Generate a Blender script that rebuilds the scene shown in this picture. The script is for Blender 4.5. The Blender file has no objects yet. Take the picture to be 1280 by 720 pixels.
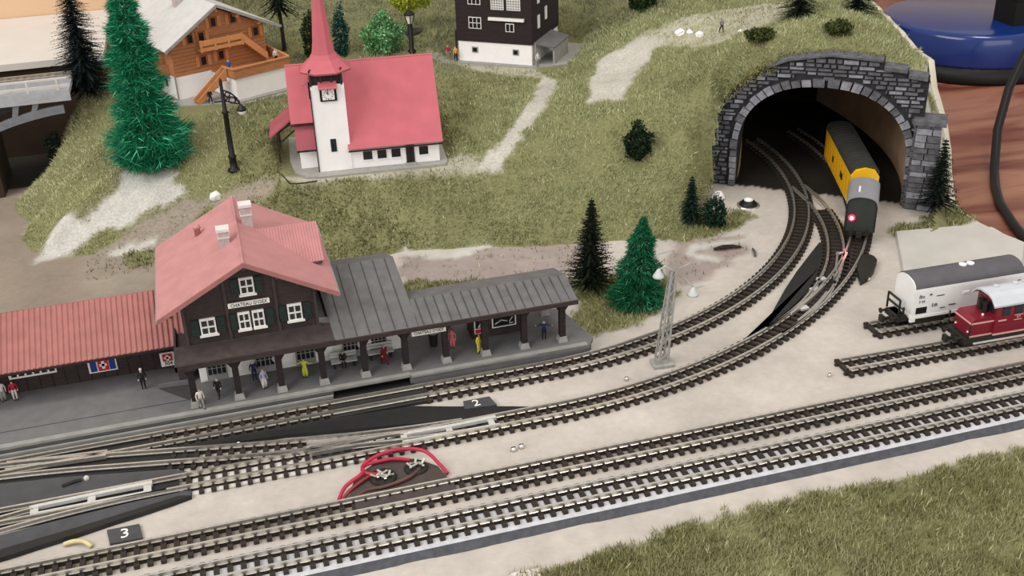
import bpy, math, random
import numpy as np
from mathutils import Vector, Matrix

S = 0.01                       # everything below is written in centimetres of the model layout
sc = bpy.context.scene
COL = sc.collection
pi = math.pi

# ------------------------------------------------------------------ camera
def look(pitch, roll, yaw):
    cp, sp = math.cos(pitch), math.sin(pitch)
    f = Vector((math.sin(yaw)*cp, math.cos(yaw)*cp, -sp))
    r0 = Vector((math.cos(yaw), -math.sin(yaw), 0)); d0 = f.cross(r0)
    r = math.cos(roll)*r0 + math.sin(roll)*d0
    d = -math.sin(roll)*r0 + math.cos(roll)*d0
    return Matrix((( r.x, -d.x, -f.x), (r.y, -d.y, -f.y), (r.z, -d.z, -f.z))).to_4x4()
cam_data = bpy.data.cameras.new('camera'); cam = bpy.data.objects.new('camera', cam_data); COL.objects.link(cam)
cam.matrix_world = Matrix.Translation((0, 0, 29.4*S)) @ look(math.radians(27.5), math.radians(2.1), math.radians(15.3))
cam_data.sensor_width = 36; cam_data.lens = 36*1380/1280
cam_data.clip_start = 0.01; cam_data.clip_end = 50
sc.camera = cam

# ------------------------------------------------------------------ light
world = bpy.data.worlds.new('room_light'); sc.world = world; world.use_nodes = True
bg = world.node_tree.nodes['Background']; bg.inputs[0].default_value = (1.0, 0.985, 0.97, 1); bg.inputs[1].default_value = 0.70
def area(name, loc, target, sx, sy, power, color):
    l = bpy.data.lights.new(name, 'AREA'); l.shape = 'RECTANGLE'; l.size = sx; l.size_y = sy; l.energy = power; l.color = color
    o = bpy.data.objects.new(name, l); COL.objects.link(o); o.location = loc
    o.rotation_euler = (Vector(target)-Vector(loc)).to_track_quat('-Z', 'Y').to_euler(); return o
area('window_daylight', (-1.6, -0.2, 1.75), (0.15, 0.6, 0), 1.7, 1.4, 42, (1.0, 0.99, 0.98))
area('front_fill', (0.5, -1.9, 0.95), (0.2, 0.6, 0.03), 1.8, 1.0, 13, (1.0, 0.99, 0.98))  # added fill, no real window; brightens faces turned to the camera
area('ceiling_lamp', (0.7, 0.3, 2.3), (0.25, 0.65, 0), 0.5, 0.5, 14, (1.0, 0.93, 0.84))
sc.view_settings.view_transform = 'Standard'; sc.view_settings.look = 'None'
sc.view_settings.gamma = 1; sc.view_settings.use_curve_mapping = False; sc.view_settings.exposure = 0.0

# ------------------------------------------------------------------ materials
def lin(c):
    if isinstance(c, str):
        c = tuple(int(c[i:i+2], 16) for i in (0, 2, 4))
    return tuple(((v/255)/12.92 if v/255 <= .04045 else ((v/255+.055)/1.055)**2.4) for v in c) + (1,)
MATS = {}
def mat(name, color, rough=.7, var=.12, scale=300, bump=0, metal=0, spec=.3, bscale=None, emit=0, streak=None, coat=0):
    m = bpy.data.materials.new(name); m.use_nodes = True; nt = m.node_tree; b = nt.nodes['Principled BSDF']
    b.inputs['Roughness'].default_value = rough; b.inputs['Metallic'].default_value = metal
    b.inputs['Specular IOR Level'].default_value = spec; b.inputs['Coat Weight'].default_value = coat
    tc = nt.nodes.new('ShaderNodeTexCoord'); mp = nt.nodes.new('ShaderNodeMapping'); nt.links.new(tc.outputs['Object'], mp.inputs[0])
    if streak: mp.inputs['Scale'].default_value = streak
    nz = nt.nodes.new('ShaderNodeTexNoise'); nz.inputs['Scale'].default_value = scale; nz.inputs['Detail'].default_value = 4
    nt.links.new(mp.outputs[0], nz.inputs['Vector'])
    c = lin(color); k = var
    rp = nt.nodes.new('ShaderNodeValToRGB')
    rp.color_ramp.elements[0].position = .3; rp.color_ramp.elements[1].position = .7
    rp.color_ramp.elements[0].color = tuple(v*(1-k) for v in c[:3])+(1,); rp.color_ramp.elements[1].color = tuple(min(1, v*(1+k)) for v in c[:3])+(1,)
    nt.links.new(nz.outputs[0], rp.inputs[0]); nt.links.new(rp.outputs[0], b.inputs['Base Color'])
    if bump:
        n2 = nt.nodes.new('ShaderNodeTexNoise'); n2.inputs['Scale'].default_value = bscale or scale*2; n2.inputs['Detail'].default_value = 5
        nt.links.new(mp.outputs[0], n2.inputs['Vector'])
        bp = nt.nodes.new('ShaderNodeBump'); bp.inputs['Strength'].default_value = bump; bp.inputs['Distance'].default_value = .0006
        nt.links.new(n2.outputs[0], bp.inputs['Height']); nt.links.new(bp.outputs[0], b.inputs['Normal'])
    if emit:
        b.inputs['Emission Color'].default_value = c; b.inputs['Emission Strength'].default_value = emit
    MATS[name] = m; return m
def attr_mat(name, rough=.95, scale=400, var=.18, bump=.4, bscale=900, dist=.0008):
    m = bpy.data.materials.new(name); m.use_nodes = True; nt = m.node_tree; b = nt.nodes['Principled BSDF']
    b.inputs['Roughness'].default_value = rough; b.inputs['Specular IOR Level'].default_value = .1
    at = nt.nodes.new('ShaderNodeAttribute'); at.attribute_name = 'Col'
    tc = nt.nodes.new('ShaderNodeTexCoord')
    nz = nt.nodes.new('ShaderNodeTexNoise'); nz.inputs['Scale'].default_value = scale; nz.inputs['Detail'].default_value = 6
    nt.links.new(tc.outputs['Object'], nz.inputs['Vector'])
    mr = nt.nodes.new('ShaderNodeMapRange'); mr.inputs[1].default_value = .25; mr.inputs[2].default_value = .75; mr.inputs[3].default_value = 1-var; mr.inputs[4].default_value = 1+var
    nt.links.new(nz.outputs[0], mr.inputs[0])
    mx = nt.nodes.new('ShaderNodeVectorMath'); mx.operation = 'SCALE'
    nt.links.new(at.outputs['Color'], mx.inputs[0]); nt.links.new(mr.outputs[0], mx.inputs['Scale']); nt.links.new(mx.outputs[0], b.inputs['Base Color'])
    if bump:
        n2 = nt.nodes.new('ShaderNodeTexNoise'); n2.inputs['Scale'].default_value = bscale; n2.inputs['Detail'].default_value = 5
        nt.links.new(tc.outputs['Object'], n2.inputs['Vector'])
        bp = nt.nodes.new('ShaderNodeBump'); bp.inputs['Strength'].default_value = bump; bp.inputs['Distance'].default_value = dist
        nt.links.new(n2.outputs[0], bp.inputs['Height']); nt.links.new(bp.outputs[0], b.inputs['Normal'])
    MATS[name] = m; return m

# ------------------------------------------------------------------ mesh helper
class MB:
    def __init__(s): s.v = []; s.f = []
    def add(s, vs, fs, M=None):
        o = len(s.v)
        if M is not None: vs = [M @ Vector(p) for p in vs]
        s.v += [tuple(p) for p in vs]; s.f += [tuple(i+o for i in f) for f in fs]; return s
    def box(s, x0, x1, y0, y1, z0, z1, M=None):
        return s.add([(x0,y0,z0),(x1,y0,z0),(x1,y1,z0),(x0,y1,z0),(x0,y0,z1),(x1,y0,z1),(x1,y1,z1),(x0,y1,z1)],
                     [(0,3,2,1),(4,5,6,7),(0,1,5,4),(1,2,6,5),(2,3,7,6),(3,0,4,7)], M)
    def cbox(s, c, size, M=None):
        return s.box(c[0]-size[0]/2, c[0]+size[0]/2, c[1]-size[1]/2, c[1]+size[1]/2, c[2]-size[2]/2, c[2]+size[2]/2, M)
    def bar(s, a, b, w, h=None):                       # square bar between two points
        a = Vector(a); b = Vector(b); h = h or w; d = b-a; L = d.length
        if L < 1e-9: return s
        q = d.to_track_quat('Z', 'Y').to_matrix().to_4x4()
        return s.box(-w/2, w/2, -h/2, h/2, 0, L, Matrix.Translation(a) @ q)
    def prism(s, poly, z0, z1, M=None):                # polygon in xy extruded along z
        n = len(poly); a = sum(poly[i][0]*poly[(i+1) % n][1]-poly[(i+1) % n][0]*poly[i][1] for i in range(n))
        if a < 0: poly = poly[::-1]
        vs = [(x, y, z0) for x, y in poly]+[(x, y, z1) for x, y in poly]
        fs = [tuple(range(n-1, -1, -1)), tuple(range(n, 2*n))]+[(i, (i+1) % n, (i+1) % n+n, i+n) for i in range(n)]
        return s.add(vs, fs, M)
    def xz(s, poly, y0, y1, M=None):                   # polygon in xz extruded along y
        R = Matrix(((1,0,0,0),(0,0,-1,0),(0,1,0,0),(0,0,0,1)))
        return s.prism(poly, -y1, -y0, R if M is None else M @ R)
    def yz(s, poly, x0, x1, M=None):                   # polygon in yz extruded along x
        R = Matrix(((0,0,1,0),(1,0,0,0),(0,1,0,0),(0,0,0,1)))
        return s.prism(poly, x0, x1, R if M is None else M @ R)
    def tube(s, pts, r, n=8, cap=True):
        pts = [Vector(p) for p in pts]; rs = r if isinstance(r, (list, tuple)) else [r]*len(pts); rings = []
        up = Vector((0, 0, 1)); prev = None; vs = []; fs = []
        for i, p in enumerate(pts):
            t = (pts[min(i+1, len(pts)-1)]-pts[max(i-1, 0)]).normalized()
            if prev is None:
                a = t.cross(up);  a = a if a.length > 1e-4 else t.cross(Vector((1, 0, 0)))
            else: a = prev-t*prev.dot(t)
            a.normalize(); prev = a; bb = t.cross(a)
            vs += [p+(a*math.cos(2*pi*k/n)+bb*math.sin(2*pi*k/n))*rs[i] for k in range(n)]
        for i in range(len(pts)-1):
            for k in range(n): fs.append((i*n+k, i*n+(k+1) % n, (i+1)*n+(k+1) % n, (i+1)*n+k))
        if cap: fs += [tuple(range(n-1, -1, -1)), tuple(range((len(pts)-1)*n, len(pts)*n))]
        return s.add(vs, fs)
    def lathe(s, prof, n=16, M=None, phase=0):         # profile (r,z) around z
        vs = []; fs = []
        for r, z in prof: vs += [(r*math.cos(2*pi*k/n+phase), r*math.sin(2*pi*k/n+phase), z) for k in range(n)]
        m = len(prof)
        for i in range(m-1):
            for k in range(n): fs.append((i*n+k, i*n+(k+1) % n, (i+1)*n+(k+1) % n, (i+1)*n+k))
        fs += [tuple(range(n-1, -1, -1)), tuple(range((m-1)*n, m*n))]
        return s.add(vs, fs, M)
    def cyl(s, a, b, r, n=12): return s.tube([a, b], r, n)
    def ball(s, c, r, n=10, m=6, sz=1):
        return s.lathe([(max(1e-4, r*math.sin(pi*i/m)), -r*sz*math.cos(pi*i/m)) for i in range(m+1)], n, Matrix.Translation(c))
    def sheet(s, P, t):                                # quad/poly given by 3D corners, thickened along its normal
        P = [Vector(p) for p in P]; nn = (P[1]-P[0]).cross(P[2]-P[0]).normalized()*t; n = len(P)
        vs = P+[p-nn for p in P]
        return s.add(vs, [tuple(range(n)), tuple(range(2*n-1, n-1, -1))]+[(i, i+n, (i+1) % n+n, (i+1) % n) for i in range(n)])
    def mesh(s, name, m, smooth=False):
        me = bpy.data.meshes.new(name); me.from_pydata([(x*S, y*S, z*S) for x, y, z in s.v], [], s.f)
        if m: me.materials.append(MATS[m] if isinstance(m, str) else m)
        if smooth: me.polygons.foreach_set('use_smooth', [True]*len(me.polygons))
        me.update(); return me
    def build(s, name, m, parent=None, smooth=False, label=None):
        return link(name, s.mesh(name, m, smooth), parent, label=label)
def link(name, me, parent=None, loc=None, rz=0, label=None):
    o = bpy.data.objects.new(name, me); COL.objects.link(o)
    if parent: o.parent = parent
    if loc: o.location = tuple(c*S for c in loc)
    if rz: o.rotation_euler = (0, 0, rz)
    if label: o['label'] = label
    return o
def tag(o, label, cat, group=None, kind=None):
    o['label'] = label; o['category'] = cat
    if group: o['group'] = group
    if kind: o['kind'] = kind
    return o
def thing(name, label, cat, loc=(0, 0, 0), rz=0, group=None):
    o = bpy.data.objects.new(name, None); COL.objects.link(o); o.location = tuple(c*S for c in loc); o.rotation_euler = (0, 0, rz)
    o.empty_display_size = .01
    return tag(o, label, cat, group)
def struct(o, label=None):
    o['kind'] = 'structure'
    if label: o['label'] = label
    return o
def text_mesh(txt, size, m, name='lettering', thick=.01):
    c = bpy.data.curves.new(name, 'FONT'); c.body = txt; c.size = size*S; c.align_x = 'CENTER'; c.align_y = 'CENTER'; c.extrude = thick*S; c.resolution_u = 2
    o = bpy.data.objects.new('tmp', c); COL.objects.link(o)
    dg = bpy.context.evaluated_depsgraph_get(); me = bpy.data.meshes.new_from_object(o.evaluated_get(dg)); me.name = name
    bpy.data.objects.remove(o); bpy.data.curves.remove(c)
    me.materials.clear(); me.materials.append(MATS[m]); return me
def lettering(txt, size, m, parent, loc, rot=(pi/2, 0, 0), width=None):
    me = text_mesh(txt, size, m); o = link('lettering', me, parent, loc); o.rotation_euler = rot
    if width:
        w = max(v.co.x for v in me.vertices)-min(v.co.x for v in me.vertices)
        o.scale = (width*S/w, 1, 1)
    return o
def rot2(x, y, a): return x*math.cos(a)-y*math.sin(a), x*math.sin(a)+y*math.cos(a)

# palette
mat('plastic_black', '26241f', .55, .2, 500, .2); mat('sleeper_brown', '322a24', .7, .25, 400, .2)
mat('rail_metal', 'dcd7cd', .3, .12, 500, 0, .85); mat('rail_dark', '6b6760', .5, .2, 300, 0, .5)
mat('plate_black', '262524', .5, .12, 200, .15); mat('plate_grey', '48484a', .5, .12, 200, .15); mat('light_grey_plastic', 'c2c0ba', .45, .1, 300)
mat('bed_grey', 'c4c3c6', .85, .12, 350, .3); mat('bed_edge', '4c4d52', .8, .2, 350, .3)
mat('roof_red', 'b88180', .62, .09, 120, .12, bscale=1500); mat('roof_red_trim', 'a06a66', .65, .1, 200); mat('shed_red', 'a26a64', .65, .09, 150)
mat('church_red', 'be636b', .6, .07, 90, .1, bscale=1200); mat('church_red_dark', 'a8565e', .6, .08, 90)
mat('timber_dark', '3a302d', .7, .22, 250, .3, streak=(1, 1, 6)); mat('timber_mid', '433a38', .7, .2, 250); mat('timber_black', '2b2222', .7, .25, 250, .4, streak=(1, 1, 5))
mat('roof_slate', '666463', .75, .16, 160, .25); mat('roof_slate_light', '6a6968', .75, .14, 160, .25); mat('seam', '454343', .8, .1, 200)
mat('shutter_green', '24302b', .6, .15, 300); mat('window_white', 'efece6', .5, .04, 300); mat('glass_dark', '1d2022', .15, .1, 200, spec=.6); mat('glass_pale', '8d8e8c', .2, .2, 200, spec=.6)
mat('stone_grey', '96948f', .8, .12, 250, .3); mat('platform_grey', '6e6c6b', .85, .1, 160, .25); mat('platform_edge', '8e8c87', .8, .12, 200, .2); mat('wall_cream', 'e2ded6', .8, .08, 200)
mat('plaster_white', 'f5f1ee', .75, .03, 120, .1); mat('sign_white', 'f1ede6', .5, .02, 100); mat('ink_black', '141312', .6, .1, 100); mat('flag_red', 'c8283a', .5, .04, 100); mat('flag_blue', '2a3f86', .5, .04, 100)
mat('chimney_grey', 'b4a8a4', .8, .12, 400, .3); mat('chimney_cap', 'd8cfca', .8, .05, 300)
mat('chalet_wood', 'b47b52', .65, .15, 200, .3, streak=(1, 1, 5)); mat('chalet_wood_dark', '9c5f36', .65, .15, 200); mat('chalet_wood_light', 'c98a58', .65, .1, 200); mat('chalet_roof', 'c3c2bf', .7, .06, 150, .1); mat('concrete', '9b9892', .85, .12, 250, .2)
mat('lamp_black', '161412', .45, .1, 200); mat('lamp_glass', 'e6dfd2', .3, .05, 100)
mat('portal_stone', '5c5b5e', .85, .35, 260, .8); mat('portal_stone_light', '85848a', .85, .3, 260, .8); mat('portal_joint', '2c2b2e', .9, .3, 300, .6); mat('tunnel_lining', 'b3967a', .9, .15, 60, .2); mat('tunnel_black', '121110', .9, .2, 100)
mat('coach_yellow', 'f0b81e', .4, .04, 100, coat=.2); mat('coach_rib', 'c8920f', .45, .05, 100); mat('coach_roof', '3a3733', .6, .15, 200); mat('van_grey', '8c8b90', .4, .06, 200, spec=.5); mat('van_dark', '343834', .5, .1, 200)
mat('tail_red', 'ff2038', .3, 0, 100, emit=6); mat('tail_white', 'ffe8ec', .3, 0, 100, emit=14)
mat('wagon_white', 'efedea', .45, .04, 120, spec=.4); mat('wagon_roof', '59565a', .6, .1, 150); mat('loco_red', '7c1c2b', .35, .06, 100, coat=.3); mat('loco_line', 'd0a09a', .5, .05, 100); mat('loco_roof', 'c4c8cc', .45, .06, 150); mat('wheel_red', 'a8202c', .4, .1, 100)
mat('bridge_grey', 'a9aaac', .7, .12, 200, .2); mat('bridge_dark', '77797d', .7, .12, 200, .2); mat('board_white', 'cfc9c1', .8, .03, 40); mat('peach', 'd9b795', .9, .04, 10); mat('dark_brown', '3a2c20', .9, .2, 60)
mat('lampbase_blue', '0b2a6a', .2, .06, 60, spec=.4, coat=.35); mat('rubber_black', '0e0d0d', .5, .1, 100); mat('orange', 'd9823f', .6, .06, 40)
mat('wire_red', 'b42a46', .4, .08, 150); mat('wire_darkred', '8a3434', .45, .1, 150); mat('wire_brown', '5b4038', .5, .15, 150); mat('metal_bright', 'd8d4cc', .3, .15, 400, 0, .8); mat('clip_brown', '4a403c', .6, .15, 300, .2); mat('sheath', 'c9bb8c', .5, .1, 200)
mat('mast_grey', 'a9a8a2', .5, .15, 400, 0, .3); mat('insulator', 'c0c3c0', .4, .05, 200)
mat('bark', '2e241c', .9, .3, 400, .4)
mat('skin', 'd9a98a', .6, .05, 200); mat('hair_dark', '2a201a', .7, .1, 200); mat('hair_white', 'd8d4cc', .7, .1, 200)
for nme, c in dict(cl_white='cfcac4', cl_red='a8203a', cl_black='1c1b1e', cl_grey='8d8a86', cl_lav='a9a6c0', cl_navy='232a48', cl_yellow='bcc23c', cl_yellow2='d8c832', cl_pink='c86a70', cl_darkred='6e1c24', cl_blue='3a4c8c', cl_brown='5a4434', cl_ochre='d9a040').items(): mat(nme, c, .7, .08, 400)

# ------------------------------------------------------------------ table, walls, ground, hill
def ngrid(seed, n=64):
    r = np.random.RandomState(seed); return r.rand(n, n)
_NG = [ngrid(i) for i in range(6)]
def vnoise(x, y, freq, k=0):
    g = _NG[k]; n = g.shape[0]; X = np.asarray(x)*freq+100; Y = np.asarray(y)*freq+100
    i = np.floor(X).astype(int); j = np.floor(Y).astype(int); fx = X-i; fy = Y-j; fx = fx*fx*(3-2*fx); fy = fy*fy*(3-2*fy)
    a = g[i % n, j % n]; b = g[(i+1) % n, j % n]; c = g[i % n, (j+1) % n]; d = g[(i+1) % n, (j+1) % n]
    return (a*(1-fx)+b*fx)*(1-fy)+(c*(1-fx)+d*fx)*fy-.5
def fbm(x, y, f, k=0): return vnoise(x, y, f, k)+.5*vnoise(x, y, f*2.1, (k+1) % 6)+.25*vnoise(x, y, f*4.3, (k+2) % 6)
HILL_POINTS = [(-13.1, 73.2, -0.40), (-11.5, 68.3, -0.30), (-9.5, 67.6, -0.20), (-7.0, 68.3, 0.30), (-4.5, 68.8, 0.80), (-2.4, 69.3, 1.30), (0.8, 68.9, 2.20), (-4.6, 74.6, 2.90), (-2.6, 72.7, 2.80), (0.6, 71.2, 3.30), (2.9, 68.4, 3.10), (-9.1, 72.3, 2.00), (-10.8, 74.7, 1.60), (-7.8, 76.3, 2.90), (-9.8, 84.8, 4.20), (-10.8, 78.3, 2.40), (-12.8, 84.0, -0.40), (-12.3, 72.2, 0.60), (-14.5, 85.2, -0.60), (-16.1, 86.5, -0.60), (-15.7, 79.8, -0.60), (-13.8, 69.6, -0.60), (-11.3, 65.2, -0.60), (5.7, 61.3, 0.10), (9.8, 62.0, 0.10), (14.7, 60.9, 0.10), (19.5, 59.5, 0.10), (22.5, 58.9, 0.10), (13.8, 57.7, -0.60), (18.4, 56.1, -0.60), (9.4, 57.9, -0.60), (4.6, 61.1, -0.60), (-0.0, 63.3, -0.60), (-4.7, 66.0, -0.50), (1.9, 66.2, 0.60), (5.4, 65.1, 1.50), (15.4, 63.2, 1.70), (20.5, 62.4, 1.80), (4.8, 66.8, 3.20), (9.3, 65.8, 3.40), (14.0, 66.0, 3.40), (18.5, 66.5, 3.60), (22.9, 77.2, 5.00), (26.3, 79.6, 5.20), (17.5, 75.2, 4.40), (20.2, 80.9, 5.20), (-2.0, 84.0, 4.30), (5.8, 84.1, 4.40), (12.5, 90.4, 5.20), (15.3, 87.9, 5.20), (3.8, 107.0, 5.00), (-3.6, 100.5, 4.40), (21.7, 97.8, 6.00), (26.1, 68.7, 5.60), (28.0, 76.3, 6.20), (31.6, 76.4, 7.60), (34.4, 74.0, 7.90), (37.8, 74.5, 8.60), (29.3, 86.5, 6.40), (31.5, 88.8, 7.00), (34.1, 82.7, 8.40), (26.3, 63.1, 3.20), (23.4, 61.5, 2.00), (27.1, 58.4, 0.00), (30.4, 61.3, -0.00), (31.4, 62.5, 0.40), (29.7, 68.8, 6.00), (31.4, 66.0, 6.60), (27.6, 62.3, 3.30), (29.6, 61.8, 3.20), (32.3, 64.3, 7.00), (33.9, 63.5, 8.00), (38.0, 64.4, 9.30), (42.5, 63.9, 9.50), (44.7, 64.9, 9.30), (44.5, 61.1, 8.00), (41.2, 70.2, 10.00), (37.6, 69.2, 9.00), (30.9, 63.5, 5.20), (44.7, 60.4, 7.20), (45.1, 58.2, 4.00), (45.6, 57.7, 1.60), (44.9, 55.8, -0.20), (-12.0, 40.0, -1.00), (-12.0, 48.0, -1.00), (-6.0, 40.0, -1.00), (-6.0, 48.0, -1.00), (0.0, 40.0, -1.00), (0.0, 48.0, -1.00), (6.0, 40.0, -1.00), (6.0, 48.0, -1.00), (12.0, 40.0, -1.00), (12.0, 48.0, -1.00), (18.0, 40.0, -1.00), (18.0, 48.0, -1.00), (24.0, 40.0, -1.00), (24.0, 48.0, -1.00), (30.0, 40.0, -1.00), (30.0, 48.0, -1.00), (36.0, 40.0, -1.00), (36.0, 48.0, -1.00), (44.0, 52.0, -0.60), (-20.0, 75.0, -0.60), (-20.0, 90.0, -0.60), (50.0, 100.0, 9.00), (30.0, 110.0, 9.00), (0.0, 110.0, 6.00), (-15.0, 110.0, 5.00), (65.0, 95.0, 6.00), (-14.0, 93.0, -0.60), (-22.0, 100.0, -0.60), (12.0, 98.0, 6.00), (-12.4, 92.0, -0.50), (-11.8, 88.0, -0.30)]
_sc = 10.
def _U(r2): return np.where(r2 > 1e-9, .5*r2*np.log(np.maximum(r2, 1e-9)), 0)
def _tps(C, lam=.004):
    X = C[:, :2]/_sc; n = len(X); K = _U(((X[:, None]-X[None])**2).sum(-1))+lam*np.eye(n)
    Pm = np.hstack([np.ones((n, 1)), X]); A = np.zeros((n+3, n+3)); A[:n, :n] = K; A[:n, n:] = Pm; A[n:, :n] = Pm.T
    return X, np.linalg.solve(A, np.concatenate([C[:, 2], np.zeros(3)]))
_TX, _TW = _tps(np.array(HILL_POINTS))
def hraw(x, y):
    q = np.stack([np.ravel(x), np.ravel(y)], -1).astype(float)/_sc; out = np.empty(len(q))
    for i in range(0, len(q), 20000):
        p = q[i:i+20000]; out[i:i+20000] = _U(((p[:, None]-_TX)**2).sum(-1))@_TW[:-3]+_TW[-3]+p@_TW[-2:]
    return out
# tunnel portal frame: origin at the arch's foot, e along the wall, n into the hill
PO = (33.65, 63.93); PE = (.791, -.612); PN = (.612, .791); PW = 10.88
def portal_sd(x, y):
    dx = np.ravel(x)-PO[0]; dy = np.ravel(y)-PO[1]; return dx*PE[0]+dy*PE[1], dx*PN[0]+dy*PN[1]
def inside(x, y, poly):
    x = np.ravel(x); y = np.ravel(y); r = np.zeros(len(x), bool); n = len(poly)
    for i in range(n):
        (x0, y0), (x1, y1) = poly[i], poly[(i+1) % n]
        c = ((y0 > y) != (y1 > y)); 
        with np.errstate(divide='ignore', invalid='ignore'): t = (x1-x0)*(y-y0)/(y1-y0+1e-12)+x0
        r ^= c & (x < t)
    return r
EDGE = [(46.2, 20.0), (46.0, 49.4), (45.4, 53.2), (45.5, 55.1), (46.5, 58.4), (46.6, 59.4), (46.5, 61.5), (47.9, 68.8), (50.3, 75.1), (56, 90), (60, 130), (-60, 130), (-60, 20)]
# level building plots: centre, angle, half sizes, height
PADS = [(9.3, 70.9, math.radians(-6), 5.2, 4.4, 3.42), (.2, 88.2, math.radians(22), 5.0, 6.6, 4.28), (24.3, 84.2, math.radians(-37), 4.6, 4.0, 5.12)]
def on_pad(x, y, m=-.1):
    r = np.zeros(len(x), bool)
    for cx_, cy_, ca, hx, hy, pz in PADS: r |= (np.abs((x-cx_)*math.cos(ca)+(y-cy_)*math.sin(ca)) < hx+m) & (np.abs(-(x-cx_)*math.sin(ca)+(y-cy_)*math.cos(ca)) < hy+m)
    return r
def height(x, y):
    """hill height; -1 where there is no hill"""
    s, d = portal_sd(x, y); hgt = hraw(x, y)
    hgt = hgt + np.where(hgt > .15, fbm(x, y, .55, 1).ravel()*.28+fbm(x, y, 2.2, 3).ravel()*.08, 0)
    for (ax, ay), (bx, by), am, wd in (((-12.6, 72.4), (-6.4, 79.0), .55, .75), ((-11.2, 69.6), (-5.6, 75.6), .5, .6), ((-10.6, 80.5), (-8.2, 85.0), .5, .9)):
        ux, uy = bx-ax, by-ay; L2 = ux*ux+uy*uy; tt = np.clip(((np.ravel(x)-ax)*ux+(np.ravel(y)-ay)*uy)/L2, 0, 1); dd = np.hypot(np.ravel(x)-ax-tt*ux, np.ravel(y)-ay-tt*uy)
        hgt = hgt+np.where(hgt > -.2, am*np.exp(-(dd/wd)**2), 0)
    mouth = (s > -.95) & (s < 12.9) & (d < .75) & (d > -16)
    cap = np.where((s > -5) & (s < 12.9) & (d < 5) & (d > -1), wall_top(s)-.12+np.maximum(0, d-.75)*1.25+np.maximum(0, -1.0-s)*1.7, 99)
    hgt = np.minimum(hgt, cap)
    roof = np.where((s > -.6) & (s < 11.3) & (d > .7) & (d < 20), np.minimum(8.15, wall_top(s)-.25)-np.clip(d-14, 0, 6)*.2, -9)
    hgt = np.maximum(hgt, roof)
    xr = np.ravel(x); yr = np.ravel(y)
    for cx_, cy_, ca, hx, hy, pz in PADS:
        lx = np.abs((xr-cx_)*math.cos(ca)+(yr-cy_)*math.sin(ca))-hx; ly = np.abs(-(xr-cx_)*math.sin(ca)+(yr-cy_)*math.cos(ca))-hy
        w = 1-np.clip(np.maximum(lx, ly)/1.1, 0, 1); w = w*w*(3-2*w); hgt = np.where(hgt > -.5, hgt*(1-w)+pz*w, hgt)
    return np.where(mouth, -1., hgt)
def wall_top(s): return np.interp(s, [-1.3, -.7, .4, 1.6, 2.9, 5.6, 8.79, 8.8, 10.3, 10.31, 11.5, 11.51, 13], [5.4, 6.5, 7.6, 8.4, 9.0, 9.5, 9.35, 8.85, 8.75, 8.45, 8.35, 5.9, 5.9])
def hz(x, y): return max(0.0, float(height(np.array([x]), np.array([y]))[0]))
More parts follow.
